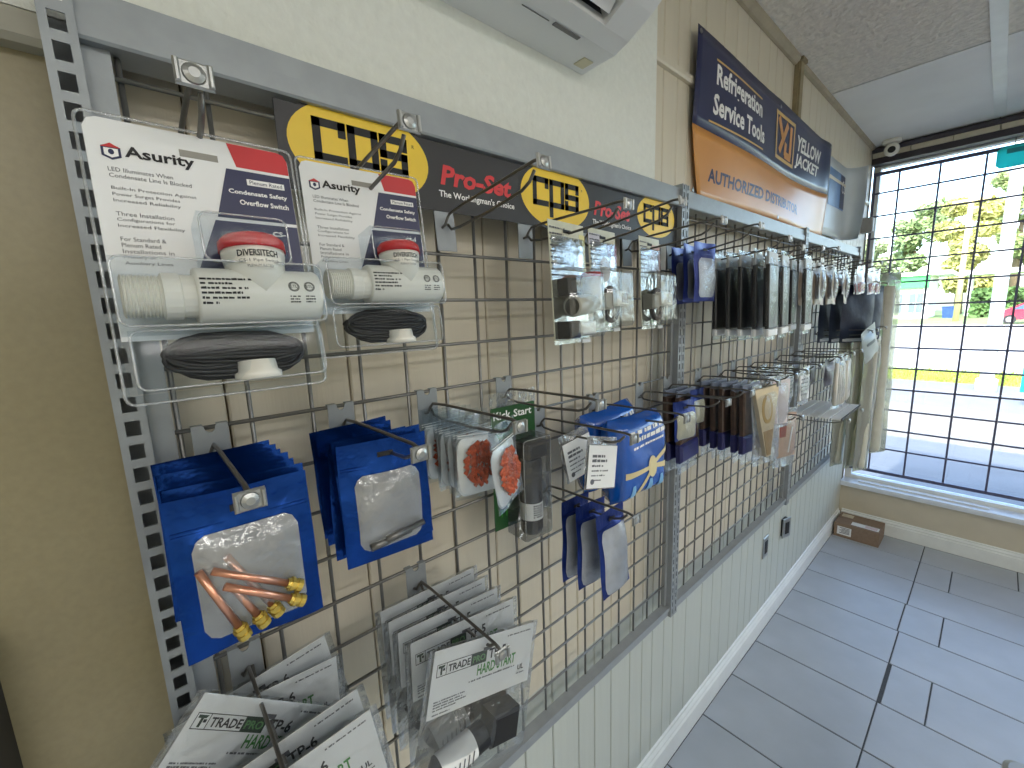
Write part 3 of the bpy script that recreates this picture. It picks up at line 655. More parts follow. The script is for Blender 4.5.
# ---- three tall blister packs under the sign
def make_float(kind):
    g = empty('blister_pack'); W = .054
    c = MB().prism([(-W,-.185),(W,-.185),(W,.022),(-W,.022)], -.0005,.0005).build('backing_card', mat('pale_printed_card',(206,206,184),.45,0,.12,26), g)
    pr = MB()
    if kind == 0:
        for i in range(3): pr.box(-.045+.012*i,.02+.012*i,-.0009,-.0005,-.030-i*.022,-.014-i*.022,0)
        pr.box(.038,.056,-.0009,-.0005,-.08,.005,1); pr.build('printed_diagram', [mat('grey_green_print',(160,168,150),.5), mat('pale_yellow_print',(222,216,150),.5)], c)
    elif kind == 1:
        pr.disc(.005,-.06,.032,.036,-.0009,0); pr.disc(.005,-.06,.022,.026,-.0012,1); pr.box(.018,.058,-.0009,-.0005,-.045,-.005,2).box(-.055,-.01,-.0009,-.0005,-.012,.012,3)
        pr.build('printed_diagram', [mat('pale_blue_print',(168,196,214),.4), paper, mat('maroon_print',(150,44,54),.4), mat('lilac_print',(200,196,206),.4)], c)
    else:
        pr.box(-.05,.0,-.0009,-.0005,-.045,-.010,0).box(.01,.055,-.0009,-.0005,-.060,.006,1); pr.build('printed_diagram', [mat('grey_green_print',(160,168,150),.5), mat('rose_print',(206,170,160),.5)], c)
    tm = MB()
    for i in range(9): scrib(tm, -.052, .008-i*.010, .045-.004*(i%3), .0036, -.0014, 0, i)
    tm.build('lettering', greyink, c); slot(MB(), .0, .006, -.0016, .024, .006).build('hang_slot', ink, c)
    gp = mat('grey_pvc', (168,168,156), .4)
    if kind == 0:
        f = MB().tube([(-.044,-.034,-.128),(-.043,-.034,-.128),(.035,-.022,-.122)], [.0165,.018,.018], 20).build('pipe_fitting', gp, g, True)
        MB().tube([(-.0445,-.0341,-.128),(-.0435,-.0341,-.128)], .0145, 20).build('pipe_bore', mat('dark_bore',(86,86,80),.6), f)
        MB().tube([(.040,-.022,-.135),(.040,-.022,-.075)], .018, 20).build('upright_tube', pvc, f, True)
        MB().tube([(.040,-.022,-.075),(.040,-.022,-.068),(.040,-.022,-.066)], [.0185,.0185,.015], 20).build('red_cap', redcap, f, True)
        MB().bbox(-.038,.002,-.028,-.002,-.108,-.078,.005).build('float_box', blackm, g)
        MB().bbox(-.045,-.012,-.030,-.002,-.182,-.152,.003).build('cable_coil', blackm, g)
        MB().bbox(-.006,.045,-.026,-.002,-.180,-.154,.003).build('clip', pvc, g)
    else:
        n = 20; MB().tube([(.0+.030*math.cos(a), -.014, -.135+.034*math.sin(a)) for a in [2*math.pi*j/n for j in range(n+1)]], .006, 8, cap=False).build('cable_coil', blackm, g, True)
        f = MB().bbox(-.012,.034,-.040,-.004,-.140,-.108,.004).build('sensor_body', pvc, g)
        MB().bbox(.002,.026,-.042,-.0402,-.134,-.114,.001).build('window', mat('brown_sensor_window',(120,96,76),.4), f)
        MB().bbox(-.050,-.016,-.030,-.004,-.146,-.112,.004).build('bracket', gp, g)
    MB().bbox(-.052,.056,-.044,-.001,-.183,-.062,.010).box(-.056,.056,-.0022,-.0012,-.192,-.185).bbox(-.048,.048,-.008,-.001,-.060,-.004,.004).build('blister', packb, g)
    MB().bbox(.028,.056,-.0035,-.002,-.194,-.186,.0005).build('price_sticker', paper, g)
    return g
for k_, (x, y, lb) in enumerate(((.571,-.112,'tall blister pack with grey pipe fitting and red cap'),(.742,-.062,'tall blister pack with pale blue circle print and sensor'),(.915,-.070,'tall blister pack with white sensor next to the double post'))):
    o = make_float(k_); place(o, x, y, -4, (6,6,6)[k_], 0, -3, (-.006,.006,.004)[k_]); tag(o, lb, 'package', 'tall blister packs under the sign')

# ================================================================== SIGN STRIP ABOVE THE HOOKS
sg = empty('sign_strip', (.665, -.0085, 1.934)); tag(sg, 'black sign strip with yellow ovals and red script along the top of the first bay', 'sign')
inv = Matrix.Translation((-.665, .0085, -1.934))
def SP(o, par): o.matrix_parent_inverse = inv; return o
top = [(1.166,1.936),(1.166,2.042)]
ov = [(.260,2.000,.1035,.063),(.668,1.998,.1035,.062),(1.056,2.004,.093,.052)]
out = [(.145,2.042),(.145,1.936)]
brd = MB().prism(out+top, -.0085, -.0065)
for cx, cz, rx, rz in ov: brd.prism([(cx+(rx+.006)*math.cos(2*math.pi*i/40), cz+(rz+.006)*math.sin(2*math.pi*i/40)) for i in range(40)][::1], -.0088, -.0066)
brd = SP(brd.build('board', mat('black_sign_board',(40,40,42),.42), sg), sg)
def stroke(mb, segs, x, z, w, h, t_, y, mi=0):
    for x0, z0, x1, z1 in segs:
        a, b = sorted((x+x0*w, x+x1*w)); c, d = sorted((z+z0*h, z+z1*h)); mb.box(a-t_/2, b+t_/2, y-.0003, y, c-t_/2, d+t_/2, mi)
LC = [(0,0,0,1),(0,1,1,1),(0,0,1,0),(1,1,1,.78)]
LP = [(0,-.45,0,1),(0,1,1,1),(1,0,1,1),(0,0,1,0)]
LS = [(0,1,1,1),(0,.5,0,1),(0,.5,1,.5),(1,0,1,.5),(0,0,1,0),(1,1,1,.8),(0,0,0,.2)]
for cx, cz, rx, rz in ov:
    e = MB().disc(cx, cz, rx, rz, -.0092, 0, 48)
    e = e.build('yellow_oval', yellowp, sg); e.matrix_parent_inverse = inv
    kx = rx/.1035; kz = rz/.063
    for s_, ox in ((LC,-.066),(LP,-.019),(LS,.028)):
        lm = MB(); stroke(lm, s_, cx+ox*kx, cz-.017*kz, .034*kx, .044*kz, .0108*kx, -.0094); lm.build('letter', ink, sg).matrix_parent_inverse = inv
    MB().text('R', cx+.076*kx, cz+.022*kz, .004, .005, -.0095).build('registered_mark', ink, sg).matrix_parent_inverse = inv
for x, sc_ in ((.385,1.0),(.788,.92)):
    MB().text('Pro-Set', x, 1.978, .152*sc_, .032, -.0092, 0, .22, bold=.035).build('red_lettering', mat('red_sign_ink',(214,52,56),.4), sg).matrix_parent_inverse = inv
    MB().text('The Workingman\'s Choice', x-.004, 1.956, .166*sc_, .0138, -.0092, bold=.02).build('white_lettering', whiteink, sg).matrix_parent_inverse = inv
# ================================================================== FARTHER HOOKS
FARTOP = [(1.344,-3.5),(1.470,0),(1.674,-3),(1.873,-6),(2.048,-1),(2.236,-3),(2.458,-3),(2.694,-4),(2.835,-1),(3.14,-2)]
for i, (x, a) in enumerate(FARTOP): hook(x, -4, 'top row display hook, %s to the right after the blue and white pouches' % ['first','second','third','fourth','fifth','sixth','seventh','eighth','ninth','tenth'][i], R(a))
ROW1 = [1.137, 1.334, 1.50, 1.616, 1.772, 2.068, 2.284, 2.44]
for i, x in enumerate(ROW1): hook(x, 1, 'second row display hook, %s to the right after the double post' % ['first','second','third','fourth','fifth','sixth','seventh','eighth'][i])
for i, (x, r) in enumerate(((2.654,0),(2.784,0),(2.70,-3),(2.93,-3),(2.327,5),(2.597,5),(3.02,0),(3.24,-4))):
    hook(x, r, ['far display hook below the dark navy packs, nearer one','far display hook below the dark navy packs, farther one','far display hook carrying the nearer dark navy packs','far display hook carrying the farther dark navy packs','low far display hook under the white strips, nearer one','low far display hook under the white strips, farther one','far display hook carrying the shorter milky sleeve','far display hook carrying the longest milky sleeve'][i])

# ---- long black packs
def make_black(seed):
    g = empty('black_pack'); W = .105
    b = MB().bbox(-W*.44, W*.44, -.006, .004, -.208, -.030, .003).build('black_sleeve', mat('black_plastic_sleeve',(26,27,30),.35,0,.2,40), g)
    MB().bbox(-W*.45, W*.45, -.0068, .0048, -.230, -.210, .002).build('white_strip', paper, g)
    MB().bbox(-W*.44, W*.44, -.0035, .0025, -.028, .004, .001).build('header_card', mat('grey_header_card',(176,178,178),.45,0,.1,40), g)
    mb, yf = pillow(W, .016, -.242, .009, .02, seed, .0015, 8, 12, .8); mb.build('bag', bag2, g, True)
    return g
bk = make_black(2)
sp = [(1.674,-.200+.042*i,-4,(3,6,4,7)[i%4],0,-2) for i in range(4)]+[(1.470,-.192+.040*i,-4,(6,3,7,4)[i%4],0,-2) for i in range(4)]+[(1.344,-.198+.036*i,-4,(4,7,3,6)[i%4],0,-2) for i in range(5)]
stack(bk, sp, lambda i: ('long black pack on the third hook after the blue pouches, %s from the front' % ORD[i]) if i < 4 else ('long black pack on the second hook after the blue pouches, %s from the front' % ORD[i-4]) if i < 8 else ('long black pack on the hook right after the blue pouches, %s from the front' % ORD[i-8]), 'pack', 'long black packs')
# ---- grey brown sachets
gb = make_pouch('brown_sachet', .095, .165, mat('grey_brown_film',(150,138,124),.3,.2,.25,40,.4,50), (-.036,.036,-.125,-.025), .006, 4, None, mat('dark_contents',(70,62,58),.5,0,.4,60), film)
sp = [(x,-.195+.055*i,-4,(6,-5,4)[i%3],(3,-2,1)[i%3],-2) for x in (1.873,2.048,2.236) for i in range(3)]
stack(gb, sp, lambda i: 'grey brown sachet on the %s hook after the black packs, %s from the front' % (['first','second','third'][i//3], ORD[i%3]), 'sachet', 'grey brown sachets')
# ---- silver and red packets
sr = make_pouch('silver_packet', .100, .125, mat('silver_red_film',(196,196,200),.25,.5,.2,30,.5,50), (-.042,.042,-.098,-.055), .007, 5, None, mat('crimson_print',(170,36,48),.35), film)
sp = [(x,-.205+.06*i,-4,(-6,5,-3)[i%3],(-4,3,2)[i%3],-2) for x in (2.458,2.694,2.835) for i in range(3)]
stack(sr, sp, lambda i: 'silver and red packet, %s hook from the window end, %s from the front' % (['third','second','first'][i//3], ORD[i%3]), 'packet', 'silver and red packets')
# ---- dark navy packs
nv = make_pouch('navy_pack', .215, .285, mat('dark_navy_film',(34,42,62),.4,.1,.12,20,.3,30), (-.09,.09,-.262,-.246), .008, 6, None, paper, None)
sp = [(x,-.165+.055*i,-3,(-26,-22,-16)[i%3],(1,-1,0)[i%3],-1) for x in (2.93,2.70) for i in range(3)]
stack(nv, sp, lambda i: 'large dark navy pack on the %s far hook, %s from the front' % (['farther','nearer'][i//3], ORD[i%3]), 'pack', 'large dark navy packs')
# ---- long milky sleeves
def make_sleeve(L, w_):
    g = empty('filter_sleeve'); mb, yf = pillow(w_, .016, -L, .022, .02, 3, .004, 10, 22, 1.0); mb.build('sleeve', milky, g, True)
    MB().tube([(0,-.004,-.06),(0,-.004,-L+.05),(0,-.004,-L+.025),(0,-.004,-L+.012)], [w_*.17,w_*.17,w_*.15,w_*.06], 16).build('filter_tube', mat('ivory_filter',(206,206,192),.55,0,.06,30), g, True)
    MB().bbox(-w_*.46, w_*.46, -.004, .003, -.03, .008, .002).build('header_card', mat('pale_green_header',(150,176,140),.5), g)
    return g
s1 = make_sleeve(1.06, .20); place(s1, 3.24, -.195, -4, -30, -1, 0); tag(s1, 'longest milky plastic sleeve, next to the window', 'sleeve', 'long milky sleeves')
s2 = make_sleeve(.80, .115)
stack(s2, [(3.02,-.195,0,-25,1,0),(3.02,-.135,0,-22,-1,0),(3.02,-.075,0,-20,0,0)], lambda i: 'narrow milky sleeve with rounded end, %s of three beside the longest sleeve' % ORD[i], 'sleeve', 'long milky sleeves')
# ---- brown packs of the second row
def make_brown(seed):
    g = empty('brown_pack'); W = .128
    MB().bbox(-W*.46, W*.46, -.009, .006, -.140, -.006, .004).build('brown_insert', mat('dark_brown_insert',(74,56,46),.5,0,.35,50), g)
    MB().bbox(-W*.46, W*.46, -.011, .008, -.195, -.141, .006).build('blue_insert', mat('dark_blue_insert',(30,34,96),.45,0,.2,40), g)
    MB().bbox(-W*.45, W*.45, -.003, .002, -.005, .012, .001).build('header_card', mat('slate_header',(120,128,146),.5), g)
    mb, yf = pillow(W, .018, -.228, .010, .02, seed, .003, 8, 12, .8); mb.build('bag', bag2, g, True)
    return g
bw = make_brown(3)
sp = [(1.334,-.165+.031*i,1,(-4,1,-2,2,1)[i],(1,-1,2,0,1)[i],-3) for i in range(5)]+[(1.137,-.062+.03*i,1,(3,-4)[i],0,-3) for i in range(2)]
stack(bw, sp, lambda i: 'dark brown and blue pack in a clear bag, %s from the front of its row' % ORD[i] if i < 5 else 'dark brown and blue pack behind the small white pouch, %s one' % ['nearer','farther'][i-5], 'pack', 'dark brown packs')
# ---- paper cone pack, pink pack, tan pack
def flat_pack(name, poly, mt, extra, bagw, bagz):
    g = empty(name); MB().prism(poly, -.006, .006).build('insert', mt, g)
    for nm, pl, m2, yy in extra: MB().prism(pl, yy, -.006).build(nm, m2, g)
    mb, yf = pillow(bagw, .018, bagz, .014, .02, 5, .003, 8, 12, .8); mb.build('bag', bagm, g, True)
    return g
el = lambda cx, cz, rx, rz: [(cx+rx*math.cos(2*math.pi*i/20), cz+rz*math.sin(2*math.pi*i/20)) for i in range(20)]
cp = flat_pack('cone_pack', [(-.012,-.205),(.010,-.205),(.062,.004),(-.058,.004)], mat('pale_cone_paper',(214,196,160),.5,0,.1,20), [('gold_motif', el(-.002,-.060,.026,.044), mat('gold_motif',(196,160,84),.35,.3), -.0075), ('pale_motif', el(-.002,-.060,.017,.032), mat('pale_cone_paper',(214,196,160),.5), -.0085), ('brown_tip', [(-.010,-.200),(.008,-.200),(.024,-.125),(-.024,-.125)], mat('tan_tip',(160,128,70),.5), -.0075)], .135, -.225)
place(cp, 1.334, -.204, 1, -12, -3, -3); tag(cp, 'cone shaped pack with gold oval motif, in front of the brown packs', 'pack')
pk = flat_pack('pink_pack', [(-.050,-.140),(.045,-.140),(.060,.004),(-.060,.004)], mat('pinkish_white',(222,210,208),.45,0,.05,20), [('pink_stripe', [(-.040,-.135),(-.018,-.135),(-.022,0),(-.050,0)], mat('pink_print',(206,128,124),.45), -.0075)], .130, -.155)
place(pk, 1.50, -.190, 1, -10, 2, -3); tag(pk, 'white cup shaped pack with pink stripe right of the cone pack', 'pack')
tp = flat_pack('red_tan_pack', [(-.055,-.150),(.055,-.150),(.055,0),(-.055,0)], mat('tan_pack_card',(196,164,140),.5,0,.12,24), [('red_block', [(-.050,-.080),(-.012,-.080),(-.008,-.012),(-.050,-.012)], mat('brick_red_print',(150,60,44),.45), -.0075), ('pale_bar', [(.004,-.135),(.012,-.138),(.034,-.05),(.026,-.048)], whiteink, -.0075)], .140, -.185)
hook(1.60, 3, 'third row display hook carrying the red and tan pack')
place(tp, 1.60, -.190, 3, -10, 4, -3, .03); tag(tp, 'red and tan pack in a clear bag hanging below the pink striped one', 'pack')
# ---- clear bags, black pouches and white tube bags farther along the second row
def make_clearcard():
    g = empty('clear_packet'); c = MB().bbox(-.042,.042,-.003,.003,-.105,-.012,.002).build('white_card', paper, g)
    tm = MB(); 
    for i in range(5): scrib(tm, -.034, -.03-.014*i, .06, .006, -.0034, 0, i)
    tm.build('print', greyink, c)
    mb, yf = pillow(.098, .016, -.120, .006, .02, 6, .003, 8, 10, .8); mb.build('bag', tinted, g, True); return g
cc = make_clearcard()
sp = [(1.616,-.16+.045*i,1,(5,-4,3)[i],0,-2) for i in range(3)]+[(1.772,-.19+.045*i,1,(-5,4,-3,2)[i],0,-2) for i in range(4)]
stack(cc, sp, lambda i: 'clear packet with white card behind the pink striped pack, %s of its hook' % ORD[i] if i < 3 else 'clear packet with white card before the dark pouches, %s of its hook' % ORD[i-3], 'packet', 'clear packets with white cards')
dp = make_pouch('dark_pouch', .110, .110, mat('black_violet_film',(44,36,46),.35,.2,.2,30,.4,45), (-.045,.045,-.03,-.008), .008, 7, None, mat('grey_print',(120,116,120),.5), None)
stack(dp, [(2.068,-.20,1,-4,0,-2),(2.068,-.14,1,4,0,-2),(2.068,-.08,1,2,0,-2)], lambda i: 'dark violet black pouch in the second row, %s from the front' % ORD[i], 'pouch', 'dark pouches of the second row')
def make_tubes():
    g = empty('tube_bag')
    for i in range(5): MB().tube([(-.045+.022*i+.006*(i%2), -.006, -.02-.01*(i%3)), (-.050+.024*i, -.006, -.205)], .0085, 10).build('white_tube', pvc, g, True)
    mb, yf = pillow(.135, .018, -.225, .018, .02, 4, .004, 8, 12, 1.0); mb.build('bag', bagm, g, True); return g
tbg = make_tubes()
stack(tbg, [(2.284,-.19,1,-6,2,-2),(2.44,-.185,1,5,-2,-2)], ['clear bag of white tubes, the nearer of two','clear bag of white tubes, the farther of two'], 'bag', 'bags of white tubes')
gf = make_pouch('grey_packet', .22, .150, mat('grey_satin_film',(120,126,124),.4,.1,.08,14), (-.07,.03,-.060,-.045), .010, 5, None, mat('dark_grey_print',(70,76,78),.5), None)
place(gf, 2.654, -.222, 0, -4, -14, -8, .02); tag(gf, 'grey satin packet lying askew over the far hooks', 'packet')
ws_ = empty('strip_bundle', (2.46,-.13,ROWZ(5)-.0095)); tag(ws_, 'bundle of white flat strips lying across two low far hooks', 'strips')
for i in range(5): MB().bbox(-.20,.20,-.022,.022,0,.0,0).build('x', paper, None) if False else MB().box(-.19,.20,-.088+i*.042,-.052+i*.042,0,.006).build('strip', paper, ws_)
MB().box(-.19,.20,-.092,-.088,-.0,.007).build('dark_edge', blackm, ws_)

# ================================================================== WALL AND CEILING FIXTURES
# ---- wall air conditioner
ac = empty('air_conditioner', (.42,.048,2.297)); tag(ac, 'white wall mounted air conditioner above the rack', 'air conditioner')
acm = mat('ac_white_plastic', (226,228,228), .35, 0, .02, 8)
inv = Matrix.Translation((-.42,-.048,-2.297))
full = [(.0478,2.297),(-.041,2.298),(-.075,2.309),(-.102,2.322),(-.128,2.335),(-.149,2.348),(-.165,2.375),(-.172,2.42),(-.172,2.55),(-.155,2.585),(.0478,2.588)]
notch = [(.0478,2.297),(-.041,2.298),(-.076,2.309),(-.062,2.352),(-.110,2.372),(-.128,2.335),(-.149,2.348),(-.165,2.375),(-.172,2.42),(-.172,2.55),(-.155,2.585),(.0478,2.588)]
for nm, o in (('body', MB().xprism(full, .74, .82).xprism(notch, .10, .74).xprism(full, .02, .10).build('body', acm, ac)),
              ('outlet', MB().add([(.101,-.0745,2.311),(.739,-.0745,2.311),(.739,-.063,2.3515),(.101,-.063,2.3515)], [(0,1,2,3)]).add([(.101,-.0625,2.3515),(.739,-.0625,2.3515),(.739,-.1095,2.3705),(.101,-.1095,2.3705)], [(0,1,2,3)]).build('outlet_duct', mat('dark_duct',(46,46,48),.6), ac)),
              ('l', MB().xprism([(-.088,2.322),(-.112,2.345),(-.110,2.348),(-.085,2.325)], .105, .735).build('louver', acm, ac)),
              ('g', MB().box(.640,.712,-.0375,-.0285,2.2955,2.2972).build('vent_grille', mat('grey_grille',(110,110,110),.5), ac)),
              ('s', MB().box(.56,.628,-.0325,-.0310,2.2962,2.2972).build('seam', mat('grey_grille',(110,110,110),.5), ac)),
              ('e', MB().box(.770,.800,.0,.030,2.2950,2.2968).build('drain_plug', mat('beige_plug',(206,200,170),.5), ac))):
    o.matrix_parent_inverse = inv
# ---- vinyl banner
def by(x, z):
    u = (x-1.36)/1.5; v = (z-2.12)/.47
    return .052-.012*math.sin(u*math.pi*2.3+.4)*v-.016*math.sin(math.pi*u)**2-.01*math.exp(-((u-.97)/.05)**2)*(.4+v)+.004*math.sin(9*u+5*v)
def btop(x): u = (x-1.36)/1.5; return 2.60-.012*math.sin(math.pi*min(1,u/.5))-.022*u*u
bn = empty('vinyl_banner', (2.1,.05,2.12)); tag(bn, 'navy and orange vinyl banner on the cream wall', 'banner')
inv = Matrix.Translation((-2.1,-.05,-2.12))
def bz(x): return 2.330-.012*math.sin((x-1.36)*2.2)
cl = lambda x, z: min(by(x,z), .066)
mb = MB(); mb.grid(lambda u, v: (lambda x: (x, cl(x, bz(x)+(btop(x)-bz(x))*v), bz(x)+(btop(x)-bz(x))*v))(1.36+1.5*u), 48, 8, 0)
mb.grid(lambda u, v: (lambda x: (x, cl(x, 2.118+(bz(x)-2.118)*v), 2.118+(bz(x)-2.118)*v))(1.36+1.5*u+.05*(1-v)*(1-u)), 48, 8, 1)
o = mb.build('vinyl_sheet', [bnavy, orange], bn, True); o.matrix_parent_inverse = inv
sm = o.modifiers.new('thickness', 'SOLIDIFY'); sm.thickness = .0015; sm.offset = 1
on = lambda x, z: cl(x,z)-.0022
def bpart(name, mb, mt): q = mb.build(name, mt, bn); q.matrix_parent_inverse = inv
def bold(t, x, z, w_, h_, sh=0): return MB().text(t, x, z, w_, h_, on, 0, sh, bold=.03)
bpart('white_lettering', bold('Refrigeration', 1.485, 2.452, .40, .078), whiteink)
bpart('white_lettering', bold('Service Tools', 1.475, 2.382, .44, .062), whiteink)
def band(x0, z0, x1, z1, h_):
    mb = MB(); n = 14
    return mb.add([(x0+(x1-x0)*i/n, on(x0+(x1-x0)*i/n, z0+(z1-z0)*i/n), z0+(z1-z0)*i/n+e) for i in range(n+1) for e in (0,h_)], [(2*i,2*i+2,2*i+3,2*i+1) for i in range(n)])
bpart('gold_line', band(1.48,2.537,1.88,2.532,.006), gold); bpart('gold_line', band(1.455,2.355,1.90,2.357,.006), gold)
fr = MB()
for a in ((2.055,2.366,2.30,2.366,.014),(2.055,2.536,2.30,2.536,.014)): fr.add(*[(b.v, b.f) for b in (band(*a),)][0])
for x in (2.055,2.286): fr.add([(x,on(x,2.366),2.366),(x+.014,on(x+.014,2.366),2.366),(x+.014,on(x+.014,2.55),2.55),(x,on(x,2.55),2.55)], [(0,1,2,3)])
bpart('emblem_frame', fr, gold)
def bstroke(mb, p, q, t_):
    d = Vector((q[0]-p[0], q[1]-p[1])); nn = Vector((-d.y,d.x)).normalized()*t_/2
    P = [(p[0]+nn.x,p[1]+nn.y),(p[0]-nn.x,p[1]-nn.y),(q[0]-nn.x,q[1]-nn.y),(q[0]+nn.x,q[1]+nn.y)]
    mb.add([(a, on(a,b)-.0004, b) for a, b in P], [(0,1,2,3)])
mk = MB()
for p, q in (((2.090,2.530),(2.150,2.460)),((2.205,2.525),(2.105,2.400)),((2.250,2.525),(2.250,2.405)),((2.262,2.400),(2.175,2.400)),((2.180,2.395),(2.190,2.450))): bstroke(mk, p, q, .030)
bpart('emblem', mk, orange)
bpart('white_lettering', bold('YELLOW', 2.33, 2.452, .36, .066, .15), whiteink); bpart('white_lettering', bold('JACKET', 2.325, 2.375, .34, .066, .15), whiteink)
bpart('navy_lettering', bold('AUTHORIZED DISTRIBUTOR', 1.478, 2.178, .92, .044), bnavy)
for x, z in ((1.375,2.585),(2.10,2.570),(2.82,2.562),(1.375,2.135),(2.10,2.132)): bpart('grommet', MB().tube([(x,on(x,z)+.001,z),(x,on(x,z)-.001,z)], .007, 10), chrome)
# ---- curled poster near the window
po = empty('curled_poster', (3.2,.05,2.14)); tag(po, 'pale blue poster with its far edge curled away from the wall', 'poster')
inv = Matrix.Translation((-3.2,-.05,-2.14))
def pf(u, v, off=0):
    L = .54; s_ = u*L; x = 2.90+s_; y = .060-off; k = .40
    if s_ > k: a = (s_-k)/(.045+.03*v); r_ = .045+.03*v; x = 2.90+k+r_*math.sin(a); y = .060-r_*(1-math.cos(a))-off
    return (x, y-.006*(1-v)*math.sin(math.pi*u), 2.14+.42*v)
q = MB().grid(lambda u, v: pf(u,v), 30, 8).build('paper_sheet', mat('poster_paper',(206,216,222),.35,0,.04,10), po, True); q.matrix_parent_inverse = inv
q.modifiers.new('thickness','SOLIDIFY').thickness = .0012
q = MB().grid(lambda u, v: pf(.12+.62*u,.40+.47*v,.0022), 20, 5).build('blue_print', mat('poster_blue',(92,132,186),.35,0,.35,5), po, True); q.matrix_parent_inverse = inv
q = MB().grid(lambda u, v: pf(.56+.19*u,.42+.44*v,.0030), 10, 5).build('dark_print', mat('poster_navy',(42,52,92),.35,0,.1,8), po, True); q.matrix_parent_inverse = inv
q = MB().text('Co', 3.215, 2.40, .075, .07, .050).build('lettering', whiteink, po); q.matrix_parent_inverse = inv
# ---- dome camera, sensor box, outlets
dc = empty('security_camera', (3.97,-.045,CZ)); tag(dc, 'white ceiling security camera in the window corner', 'camera')
MB().tube([(0,0,-.0005),(0,0,-.02),(0,0,-.024)], [.052,.050,.044], 20).build('base', pvc, dc, True)
MB().tube([(.026,0,-.058),(.012,0,-.060),(-.012,-.004,-.064),(-.034,-.006,-.068),(-.040,-.007,-.070)], [.026,.038,.042,.037,.030], 20).build('ball', pvc, dc, True)
MB().tube([(-.040,-.007,-.070),(-.046,-.008,-.071)], [.021,.019], 16).build('lens', blackm, dc, True)
sb = empty('sensor_box', (3.94,.06,2.24)); tag(sb, 'small grey box on the wall end beside the window', 'sensor')
MB().bbox(-.035,.035,-.055,.0095,0,.10,.006).build('case', mat('grey_case',(150,150,148),.5), sb); MB().bbox(-.03,.03,-.0555,-.0548,.01,.04,.0005).build('cover', mat('grey_cover',(130,130,128),.5), sb)
for i, (x, z, ry, lb) in enumerate(((2.345,.49,0,'steel outlet plate low on the wall under the middle bay'),(2.63,.50,14,'loose outlet plate standing off the wall, farther along'))):
    t = empty('wall_outlet', (x, WY-.0008, z), (0,0,R(-ry))); tag(t, lb, 'outlet', 'wall outlets')
    MB().bbox(-.036,.036,-.006-.018*i,-.018*i,-.058,.058,.002).build('plate', chrome, t)
    MB().bbox(-.017,.017,-.0085-.018*i,-.0062-.018*i,-.035,.035,.001).build('socket', blackm, t)
    if i: MB().box(-.028,.028,-.0175,.010,-.05,.05).build('wall_box', blackm, t)
# ---- cardboard box on the floor
cb = empty('cardboard_box', (3.905,-.085,0)); tag(cb, 'brown cardboard box with white labels in the floor corner by the window', 'box')
MB().box(-.112,.112,-.14,.125,.0005,.108).build('carton', card_brown, cb)
MB().box(-.112,-.004,-.14,.125,.1084,.1105).build('flap', card_brown, cb); MB().box(.004,.112,-.14,.125,.1084,.1105).build('flap', card_brown, cb)
lb = MB().box(-.1128,-.1121,.02,.105,.022,.085).build('label', paper, cb); tm = MB()
for i in range(5): tm.box(-.1132,-.1129,.03,.09-.01*(i%2),.034+.010*i,.039+.010*i)
tm.build('label_print', greyink, lb)
lb = MB().box(-.09,-.03,-.13,.03,.1106,.1112).build('label', paper, cb); tm = MB()
for i in range(6): tm.box(-.082+.008*i,-.078+.008*i,-.12,-.05,.1113,.1115)
tm.build('label_print', mat('pink_grey_print',(190,160,170),.5), lb)
MB().box(.03,.09,.04,.11,.1106,.1112).build('tape', mat('pale_tape',(200,190,170),.3), cb)
# ---- dark panel at the left picture edge and table corner at the right
dk = empty('dark_board', (-.402,.03,0)); tag(dk, 'dark navy upright board against the wall at the lower left edge', 'board')
MB().bbox(-.21,.212,-.03,.038,.0005,1.44,.004).build('board', mat('dark_navy_board',(26,30,40),.5,0,.15,20), dk); MB().box(-.21,.205,-.033,-.0305,1.38,1.42).build('edge_strip', blackm, dk)
tb_ = empty('side_table', (1.0,-1.06,0)); tag(tb_, 'grey metal table whose rounded corner shows at the lower right edge', 'table')
tm_ = mat('brushed_table_steel', (176,176,172), .3, .6, .06, 30)
n = 6; poly = []
for cx, cy, a0 in ((.29,-.29,-90),(.29,.29,0),(-.29,.29,90),(-.29,-.29,180)):
    for i in range(n+1): a = R(a0+90*i/n); poly.append((cx+.03*math.cos(a), cy+.03*math.sin(a)))
N = len(poly)
MB().add([(x*s_,y*s_,z) for z, s_ in ((.715,1),(.742,1),(.75,.975)) for x, y in poly], [tuple(range(2*N,3*N)), tuple(range(N))[::-1]]+[(k*N+i,k*N+(i+1)%N,(k+1)*N+(i+1)%N,(k+1)*N+i) for k in range(2) for i in range(N)]).build('table_top', tm_, tb_)
for sx in (-1,1):
    for sy in (-1,1): MB().tube([(sx*.26,sy*.26,.0005),(sx*.26,sy*.26,.7145)], .015, 10).build('leg', tm_, tb_, True)
# ---- teal sign inside the window
ts = empty('window_sign', (4.105,-.72,2.54)); tag(ts, 'teal rounded sign hanging at the top of the window', 'sign')
tealm = mat('teal_plastic', (60,196,200), .3, 0, .06, 10)
tn = tealm.node_tree; tl_ = tn.nodes.new('ShaderNodeBsdfTranslucent'); tl_.inputs[0].default_value = lin((110,230,230))+(1,); mx_ = tn.nodes.new('ShaderNodeMixShader'); mx_.inputs[0].default_value = .7; tn.links.new(tn.nodes['Principled BSDF'].outputs[0], mx_.inputs[1]); tn.links.new(tl_.outputs[0], mx_.inputs[2]); tn.links.new(mx_.outputs[0], tn.nodes['Material Output'].inputs[0])
MB().prism([(x,z) for x, z in [(-.19,.02),(-.17,0),(.17,0),(.19,.02),(.19,.105),(.17,.125),(-.17,.125),(-.19,.105)]], -.002, .002).build('case', tealm, ts); MB().box(-.15,.15,-.0035,-.0025,.08,.108).build('stripe', mat('dark_teal',(40,150,160),.4), ts)
